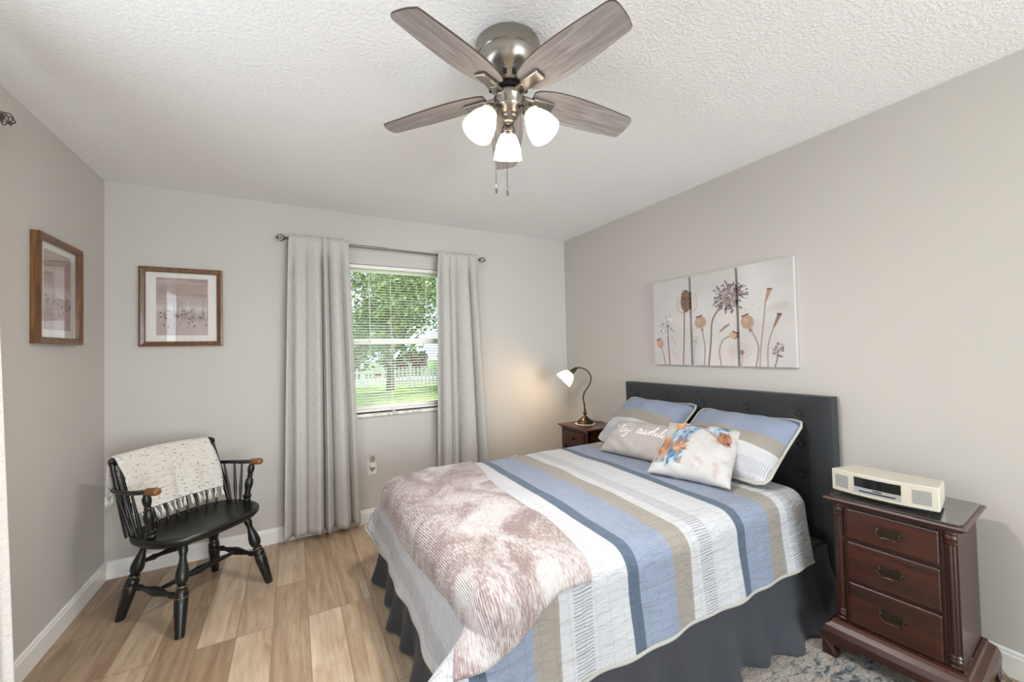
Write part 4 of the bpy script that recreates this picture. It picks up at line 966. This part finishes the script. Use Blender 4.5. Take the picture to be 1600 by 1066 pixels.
def nightstand(loc, rz, label, drawers, open_shelf=False):
    e = empty('nightstand', loc, rz, label, 'nightstand', 'cherry nightstands')
    w_, d_, h_ = NW, ND, NH; zb = .148
    b = MB(); ogee(b, w_ + .004, d_ + .004, zb - .08, zb, .042); b.add([(-w_ / 2, -d_ / 2, zb), (w_ / 2, -d_ / 2, zb), (w_ / 2, d_ / 2, zb), (-w_ / 2, d_ / 2, zb)], [(0, 1, 2, 3)])
    b.build('base_moulding', M['cherry'], e, fix=True)
    bracket_foot(e, w_, d_, .034, .069, M['cherry_v'])
    zt0 = h_ - .024
    b = MB()
    fz = [(zb, zt0)] if not open_shelf else [(zb, zb + .03), (zt0 - .175, zt0)]
    if not open_shelf: b.box((-w_ / 2, -d_ / 2 + .004, zb), (w_ / 2, d_ / 2, zt0))
    else:
        b.box((-w_ / 2, -d_ / 2 + .004, zb), (-w_ / 2 + .022, d_ / 2, zt0)); b.box((w_ / 2 - .022, -d_ / 2 + .004, zb), (w_ / 2, d_ / 2, zt0)); b.box((-w_ / 2 + .022, d_ / 2 - .012, zb), (w_ / 2 - .022, d_ / 2, zt0))
        b.box((-w_ / 2 + .022, -d_ / 2 + .004, zb), (w_ / 2 - .022, d_ / 2 - .012, zb + .03)); b.box((-w_ / 2 + .022, -d_ / 2 + .004, zt0 - .165), (w_ / 2 - .022, d_ / 2 - .012, zt0))
    b.build('carcass', M['cherry_v'], e, bevel=.002)
    for sx in (-1, 1):                               # fluted quarter columns with turned ends
        b = MB(); x, y = sx * (w_ / 2 - .020), -d_ / 2 + .012
        outl = []
        for i in range(48):
            a = 2 * PI * i / 48; rr = .018 - .0022 * (1 if (i % 6) in (2, 3, 4) else 0); outl.append((x + rr * math.cos(a), y + rr * math.sin(a)))
        if not open_shelf:
            b.prism(outl, zb + .055, zt0 - .050)
            for z0 in (zb + .004, zt0 - .052): b.lathe([(.018, 0), (.0215, .005), (.0215, .010), (.017, .014), (.021, .022), (.021, .030), (.017, .036), (.0215, .042), (.018, .050)], 20, (x, y, z0))
        else:
            b.box((x - .02, y - .012, zb), (x + .02, y + .01, zt0))
        b.build('corner_column', M['cherry_v'], e)
    dw = w_ / 2 - .046
    for (z0, z1) in drawers:
        b = MB(); b.box((-dw, -d_ / 2 - .010, z0), (dw, -d_ / 2 + .02, z1)); dr = b.build('drawer', M['cherry'], e, bevel=.006, seg=3)
        if open_shelf:
            b = MB(); b.lathe([(.006, 0), (.006, .008), (.013, .014), (.014, .02), (.008, .025), (.0, .026)], 16, (0, -d_ / 2 - .009, (z0 + z1) / 2), (0, -1, 0)); b.build('knob', M['bronze'], dr)
        else: bail(dr, -d_ / 2 - .0105, (z0 + z1) / 2 + .004)
    b = MB(); ov = .026
    pr = [(0.000, zt0), (.010, zt0), (.013, zt0 + .006), (.022, zt0 + .010), (ov, zt0 + .017), (ov - .002, h_ - .001), (ov - .006, h_)]
    vs = []
    for f, z in pr: x, y = w_ / 2 + f, d_ / 2 + f; vs += [(-x, -y, z), (x, -y, z), (x, y, z), (-x, y, z)]
    fs = [(k_ * 4 + i, k_ * 4 + (i + 1) % 4, k_ * 4 + 4 + (i + 1) % 4, k_ * 4 + 4 + i) for k_ in range(len(pr) - 1) for i in range(4)] + [(0, 3, 2, 1), tuple(len(vs) - 4 + i for i in range(4))]
    b.add(vs, fs); b.build('top', M['cherry_top'], e)
    return e
N1 = (3.205, -2.652, 0.013); N1R = R(-90 + 4.5)
n1 = nightstand(N1, N1R, 'cherry wood nightstand with three drawers, on the near side of the bed', [(.158, .325), (.336, .492), (.503, .628)])
N2 = (3.285, -.565, 0.0); N2R = R(-90)
n2 = nightstand(N2, N2R, 'cherry wood nightstand with one drawer and open shelf, in the far corner under the lamp', [(.505, .615)], True)
# glass sheet on the near nightstand
k = N('tabletop_glass'); k.set('Base Color', lin('#3b3a34')); k.set('Roughness', .08); k.set('Coat Weight', 1.0); k.set('Specular IOR Level', .8); M['tglass'] = k.m
def rrect(w_, d_, r_, n=6):
    return [(sx * (w_ - r_) + r_ * math.cos(a), sy * (d_ - r_) + r_ * math.sin(a)) for sx, sy, a0 in ((1, 1, 0), (-1, 1, PI / 2), (-1, -1, PI), (1, -1, 1.5 * PI)) for a in [a0 + PI / 2 * i / n for i in range(n + 1)]]
b = MB(); b.prism(rrect(NW / 2 + .014, ND / 2 + .014, .025), 0, .005); o = b.build('glass_top', M['tglass'], None, bevel=.0012)
o.location = (N1[0], N1[1], N1[2] + NH + .0005); o.rotation_euler = (0, 0, N1R); tag(o, 'smoky protective glass sheet lying on the three-drawer nightstand', 'glass sheet')

# clock radio
TZ = N1[2] + NH + .0055
radio = empty('clock_radio', (3.170, -2.628, TZ), R(-90 + 4.5), 'cream tabletop radio and disc player with a bowed front, on the glass topped nightstand', 'radio')
k = plain('cream_plastic', '#cac3b4', .35); M['cream'] = k
M['grille'] = plain('grey_grille', '#a3a29d', .7, nscale=900, namt=.35)
M['screen'] = plain('black_screen', '#07090b', .12)
M['silver'] = plain('silver_plastic', '#b9bdc2', .3, .6)
RWD, RD, RH = .326, .185, .106
def fy(x): return -RD / 2 - .022 * (1 - (x / (RWD / 2)) ** 2)        # bowed front
n = 24; front = [(-RWD / 2 + RWD * i / n, fy(-RWD / 2 + RWD * i / n)) for i in range(n + 1)]
outl = front + [(RWD / 2 - .02, RD / 2), (-RWD / 2 + .02, RD / 2)]
b = MB(); L = len(outl)
vs = [(x, y, .016) for x, y in outl] + [(x, y, RH - (.014 if y > 0 else 0)) for x, y in outl]
b.add(vs, [tuple(range(L))[::-1], tuple(range(L, 2 * L))] + [(i, (i + 1) % L, L + (i + 1) % L, L + i) for i in range(L)]); b.build('body', M['cream'], radio, bevel=.004)
b = MB(); b.box((-RWD / 2 + .03, -RD / 2 + .004, 0), (RWD / 2 - .03, RD / 2 - .02, .017)); b.build('foot_base', M['dark'], radio, bevel=.002)
def on_front(name, x0, x1, z0, z1, m, off=.0012, parent=radio, dep=.004):
    b = MB(); nn = 10; o = [(x0 + (x1 - x0) * i / nn) for i in range(nn + 1)]
    vs = [(x, fy(x) - off, z) for x in o for z in (z0, z1)] + [(x, fy(x) - off + dep, z) for x in o for z in (z0, z1)]; q = 2 * (nn + 1)
    fs = []
    for i in range(nn): a = 2 * i; fs += [(a, a + 2, a + 3, a + 1), (q + a, q + a + 1, q + a + 3, q + a + 2), (a, q + a, q + a + 2, a + 2), (a + 1, a + 3, q + a + 3, q + a + 1)]
    fs += [(0, 1, q + 1, q), (q - 2, 2 * q - 2, 2 * q - 1, q - 1)]
    b.add(vs, fs); return b.build(name, m, parent)
on_front('speaker_grille', -RWD / 2 + .014, -RWD / 2 + .060, .034, .086, M['grille'])
on_front('speaker_grille', RWD / 2 - .070, RWD / 2 - .020, .034, .086, M['grille'])
on_front('display', -.082, .062, .054, .092, M['screen'], .0014)
sp_ = on_front('disc_panel', -.082, .062, .030, .0535, M['silver'], .0014)
on_front('disc_slot', -.066, .046, .036, .041, M['dark'], .0022, sp_)
on_front('badge', -.022, .006, .0455, .0495, M['dark'], .0022, sp_)

# lamp
NZ2 = N2[2] + NH
b = MB(); n_ = 40; out2 = [((.088 + .004 * math.cos(10 * 2 * PI * i / n_)) * math.cos(2 * PI * i / n_), (.088 + .004 * math.cos(10 * 2 * PI * i / n_)) * math.sin(2 * PI * i / n_)) for i in range(n_)]
b.prism(out2, 0, .004); M['doily'] = plain('cream_doily', '#e9e2d2', .9, bscale=400, bstr=.3); o = b.build('doily', M['doily'], None)
LX, LYY = 3.285, -.520
o.location = (LX, LYY, NZ2 + .0005); tag(o, 'cream scalloped doily under the table lamp', 'doily')
lamp = empty('table_lamp', (LX, LYY, NZ2 + .0045), R(-28.6), 'bronze gooseneck table lamp with a lit cream glass shade, on the corner nightstand', 'lamp')
b = MB(); b.lathe([(.072, 0), (.075, .004), (.075, .012), (.070, .017), (.064, .020), (.062, .027), (.050, .033), (.045, .040), (.034, .047), (.026, .056), (.016, .063), (.011, .070), (.010, .078), (.016, .084), (.018, .092), (.014, .100), (.008, .106), (.008, .118), (.012, .122), (.0, .124)], 28); b.build('base', M['bronze'], lamp)
pts = catmull([(0, 0, .115), (-.004, 0, .17), (-.012, 0, .225), (.004, 0, .280), (.040, 0, .330), (.062, 0, .385), (.052, 0, .435), (.018, 0, .475), (-.030, 0, .492), (-.070, 0, .490)], 7)
b = MB(); b.tube(pts, .0062, 10); b.build('gooseneck', M['bronze'], lamp)
sd = Vector((-.78, 0, -.62)).normalized(); p0 = Vector((-.068, 0, .488))
b = MB(); b.ball(p0, .014, 12); b.lathe([(.010, 0), (.015, .006), (.015, .02), (.020, .026), (.0205, .055), (.027, .058), (.027, .066), (.020, .068)], 20, p0, sd); b.build('socket', M['bronze'], lamp)
k = N('lit_cream_glass'); k.set('Base Color', lin('#fff1d2')); k.set('Roughness', .3); k.set('Emission Color', (1, .84, .56, 1)); k.set('Emission Strength', .6); M['cream_glass'] = k.m
pr = [(.022, 0), (.034, .004), (.050, .018), (.064, .040), (.074, .066), (.080, .090), (.082, .100), (.079, .100), (.071, .068), (.060, .041), (.046, .020), (.032, .008), (.022, .004)]
ax = Vector((-.72, 0, -.69)).normalized()
b = MB(); b.lathe(pr, 32, p0 + sd * .058, ax, cap=False); b.build('glass_shade', M['cream_glass'], lamp)
b = MB(); b.ball(p0 + sd * .058 + ax * .05, .022, 14); k = N('lit_bulb'); k.set('Emission Color', (1, .82, .55, 1)); k.set('Emission Strength', 9.0); k.set('Base Color', (1, .95, .85, 1)); b.build('bulb', k.m, lamp)
l = bpy.data.lights.new('lamp_bulb', 'POINT'); l.energy = 2.6; l.color = (1, .74, .42); l.shadow_soft_size = .03
lo = bpy.data.objects.new('lamp_bulb', l); COL.objects.link(lo); lo.parent = lamp; lo.location = p0 + sd * .058 + ax * .085
b = MB(); b.tube(catmull([(.07, 0, .005), (.10, .012, .004), (.135, .03, .003), (.17, .06, .0035)], 6), .0028, 6); b.build('cord', M['dark'], lamp)

# ------------------------------------------------------------------ rug
k = N('abstract_rug'); c = k.coord(); cs_ = k.coord(rot=(0, 0, R(28)), scale=(1, 2.8, 1))
a = k.noise(c, 2.1, 3, .5, .6); a2 = k.noise(cs_, 19, 5, .7, .6); a3 = k.noise(k.coord(rot=(0, 0, R(28)), scale=(1, 2, 1)), 110, 2, .6)
f = k.math('ADD', k.math('MULTIPLY', a, .48), k.math('MULTIPLY', a2, .52))
col = k.ramp(f, [(.35, '#1f2b38'), (.41, '#3d4b57'), (.44, '#7d8285'), (.47, '#aca297'), (.56, '#bdb2a6'), (.61, '#9b938d'), (.67, '#4c5a66')])
col = k.mix(1.0, col, k.ramp(a3, [(.36, .5), (.60, 1.0)]), 'MULTIPLY'); k.set('Base Color', col); k.set('Roughness', .95); k.set('Sheen Weight', .1)
k.bump(a3, .9, .008)
b = MB(); b.prism(rrect(.80, 1.05, .006), .001, .012); o = b.build('area_rug', k.m, None, bevel=.003); o.location = (2.46, -2.70, 0)
tag(o, 'mottled navy and beige rug beside the bed, under the three-drawer nightstand', 'rug')

# ------------------------------------------------------------------ outlets, plug-in, cord
def outlet(x, z, lab):
    e = empty('wall_outlet', (x, 0, z), 0, lab, 'outlet', None)
    b = MB(); b.box((-.035, -.006, -.057), (.035, -.0005, .057)); b.build('cover_plate', M['plate'], e, bevel=.003)
    for s_ in (-1, 1):
        b = MB(); b.lathe([(.0, 0), (.016, .0005), (.017, -.001)], 20, (0, -.0062, s_ * .02), (0, -1, 0)); so_ = b.build('socket', M['plate'], e)
        b = MB(); b.box((-.008, -.0085, s_ * .02 - .002), (-.005, -.0066, s_ * .02 + .008)); b.box((.005, -.0085, s_ * .02 - .002), (.008, -.0066, s_ * .02 + .008)); b.ball((0, -.0072, s_ * .02 - .008), .0025, 8); b.build('slots', M['dark'], so_)
    return e
outlet(1.556, .428, 'white wall outlet under the window beside the left grey curtain')
outlet(2.84, .278, 'white wall outlet low on the far wall behind the bed, right of the window')
pg = empty('plug_in_freshener', (1.556, -.009, .452), 0, 'small white plug-in air freshener on the outlet under the window', 'air freshener')
b = MB(); b.prism(rrect(.022, .016, .008), -.015, .028); o = b.build('holder', M['plate'], pg, bevel=.003); o.location.y = -.016
k = N('clear_bottle'); k.set('Base Color', (.92, .9, .86, 1)); k.set('Roughness', .05); k.set('Transmission Weight', .9); k.set('IOR', 1.4)
b = MB(); b.lathe([(.0, 0), (.016, .001), (.018, .006), (.018, .030), (.010, .038), (.010, .046), (.0, .046)], 18, (0, -.030, .028)); b.build('bottle', k.m, pg)
b = MB(); b.lathe([(.012, 0), (.015, -.010), (.010, -.02), (.0, -.021)], 14, (0, -.018, -.015)); b.build('nozzle', M['grille'], pg)
b = MB(); b.tube(catmull([(3.464, -2.66, .20), (3.464, -2.76, .13), (3.464, -2.805, .085), (3.462, -2.84, .045), (3.452, -2.865, .012), (3.42, -2.90, .0045), (3.3, -3.0, .0045)], 8), .0035, 6)
M['cord'] = plain('beige_cord', '#a49d8b', .6); o = b.build('power_cord', M['cord'], None); tag(o, 'thin beige power cord running down the wall behind the three-drawer nightstand', 'cord')

# ------------------------------------------------------------------ outdoors, seen through the blind
GZ = -.15
k = N('lawn_grass'); v = k.noise(k.coord(), 1.4, 6, .7); k.set('Base Color', k.ramp(v, [(.3, '#5d7a2f'), (.6, '#8ba84b'), (.8, '#a9bd63')])); k.set('Roughness', .9)
b = MB(); b.box((-40, .3, GZ - .2), (60, 17.5, GZ)); struct(b.build('lawn', k.m))
M['asphalt'] = plain('pale_asphalt', '#b5b2ac', .9, nscale=3, namt=.12)
b = MB(); b.box((-40, 17.5, GZ - .22), (60, 22, GZ - .02)); struct(b.build('road', M['asphalt']))
k = N('far_grass'); v = k.noise(k.coord(), .8, 6, .7); k.set('Base Color', k.ramp(v, [(.3, '#3f5a26'), (.7, '#6e8a3d')])); k.set('Roughness', .9)
b = MB(); b.box((-60, 22, GZ - .25), (90, 70, GZ + .0)); struct(b.build('verge', k.m))
# picket fence across the lawn
fd = Vector((.878, -.479, 0)); fo = Vector((5.0, 14.3, GZ))
fence = empty('picket_fence', fo, math.atan2(fd.y, fd.x), 'white picket fence across the lawn outside the window', 'fence')
b = MB(); b.prism([(-.045, .04), (.045, .04), (.045, .80), (0, .88), (-.045, .80)], -.012, .012, axis='y'); p0_ = b.build('picket', M['white'], fence)
for i in range(44):
    o = p0_ if i == 0 else p0_.copy()
    if i: COL.objects.link(o)
    o.parent = fence; o.location = (-3.6 + i * .165, 0, 0)
for z in (.22, .62): MB().box((-3.7, .013, z), (3.6, .05, z + .08)).build('rail', M['white'], fence)
for x in (-3.7, -1.6, .5, 2.6):
    b = MB(); b.box((x - .06, -.0, 0), (x + .06, .12, .98)); b.prism([(x - .08, .98), (x + .08, .98), (x, 1.06)], -.02, .14, axis='y'); b.build('post', M['white'], fence)
sgn = empty('yard_sign', (4.15, 14.1, GZ), R(-20), 'small white yard sign with a red panel by the picket fence', 'sign')
b = MB(); b.box((-.19, -.01, .45), (.19, .01, .95)); b.build('board', M['white'], sgn)
M['red'] = plain('red_sign_paint', '#b5483a', .6); b = MB(); b.box((-.15, -.016, .50), (.10, -.0105, .64)); b.build('red_panel', M['red'], sgn)
b = MB(); b.box((-.02, .0105, 0), (.02, .03, .9)); b.build('stake', M['white'], sgn)
# trees and shrubs
def leaf_mat(name, cols):
    k = N(name); o = k.n('ShaderNodeNewGeometry'); k.set('Base Color', k.ramp(o.outputs['Random Per Island'], [(i / (len(cols) - 1), c_) for i, c_ in enumerate(cols)])); k.set('Roughness', .6); return k.m
M['leaf'] = leaf_mat('tree_leaves', ['#465a2f', '#667b42', '#8a9b59', '#bcc48b'])
M['leaf2'] = leaf_mat('dark_shrub_leaves', ['#26391f', '#3c5530', '#52703f'])
M['leaf3'] = leaf_mat('flowering_shrub_leaves', ['#34502c', '#4c6a3c', '#b8788a', '#d5a0ad'])
M['bark'] = plain('grey_bark', '#6d6257', .9, nscale=8, namt=.3)
def leaves(b, blobs, n, size, g):
    for i in range(n):
        c_, rx, rz_ = blobs[g.randrange(len(blobs))]
        d = Vector((g.gauss(0, 1), g.gauss(0, 1), g.gauss(0, 1))).normalized() * (g.random() ** .4); p = Vector(c_) + Vector((d.x * rx, d.y * rx, d.z * rz_))
        q = Vector((g.gauss(0, 1), g.gauss(0, 1), g.gauss(0, 1))).normalized(); e = q.orthogonal().normalized(); h_ = q.cross(e); s_ = size * g.uniform(.6, 1.4)
        b.add([p - e * s_, p + h_ * s_ * .45, p + e * s_, p - h_ * s_ * .45], [(0, 1, 2, 3)])
def tree(x, y, h, rad, n, size, lab, seed, trunk_r=.16, low=.28):
    e = empty('tree', (x, y, GZ), 0, lab, 'tree', 'trees beyond the lawn'); g = random.Random(seed)
    blobs = []
    for i in range(16):
        a = g.uniform(0, 2 * PI); q = rad * math.sqrt(g.random()) * .8; blobs.append(((q * math.cos(a), q * math.sin(a), h * g.uniform(low, .85)), rad * .42, h * .16))
    b = MB(); leaves(b, blobs, n, size, g); b.build('crown', M['leaf'], e, fix=False)
    b = MB(); b.tube(catmull([(0, 0, 0), (.05, .1, h * .2), (-.08, .0, h * .4), (.1, .05, h * .7)], 4), [trunk_r * (1 - .7 * i / 12) for i in range(13)], 8)
    for i in range(5):
        a = 2 * PI * i / 5 + 1; b.tube([(0, 0, h * (.25 + .07 * i)), (rad * .35 * math.cos(a), rad * .35 * math.sin(a), h * (.42 + .07 * i)), (rad * .65 * math.cos(a), rad * .65 * math.sin(a), h * (.5 + .07 * i))], [trunk_r * .5, trunk_r * .35, trunk_r * .15], 6)
    b.build('trunk', M['bark'], e)
tree(4.3, 12.6, 6.2, 2.6, 6500, .10, 'leafy green tree nearest the window, on the left of the view outside', 1)
tree(10.2, 14.6, 7.2, 2.7, 6500, .11, 'leafy green tree outside on the right, behind the picket fence', 2)
tree(7.5, 30.5, 9.5, 4.4, 6500, .2, 'large green tree across the road outside', 4, .3)
tree(18.3, 31, 9, 4.4, 5500, .2, 'large green tree across the road, at the right side of the window view', 6, .3)
def shrub(x, y, r_, h, n, m, lab, seed):
    e = empty('shrub', (x, y, GZ), 0, lab, 'shrub', 'shrubs across the road'); g = random.Random(seed)
    b = MB(); leaves(b, [((g.uniform(-r_, r_) * .7, g.uniform(-.5, .5), h * g.uniform(.25, .75)), r_ * .55, h * .32) for i in range(8)], n, .13, g); b.build('foliage', m, e, fix=False)
    b = MB()
    for i in range(5): b.tube([(g.uniform(-.2, .2), 0, 0), (g.uniform(-r_, r_) * .5, 0, h * .6)], [.04, .015], 5)
    b.build('stems', M['bark'], e)
for i, (x, y, r_, h, m, lab) in enumerate([(4.4, 24.6, 1.8, 2.2, 'leaf2', 'dark green shrub across the road, left of the pink one'), (7.9, 24.2, 1.3, 1.7, 'leaf3', 'pink flowering shrub across the road outside'), (11.9, 24.4, 1.6, 2.3, 'leaf2', 'dark green shrub across the road, right of the pink one'), (16.2, 24.6, 1.8, 2.4, 'leaf2', 'dark green shrub across the road, farthest right')]):
    shrub(x, y, r_, h, 2200, M[m], lab, 40 + i)
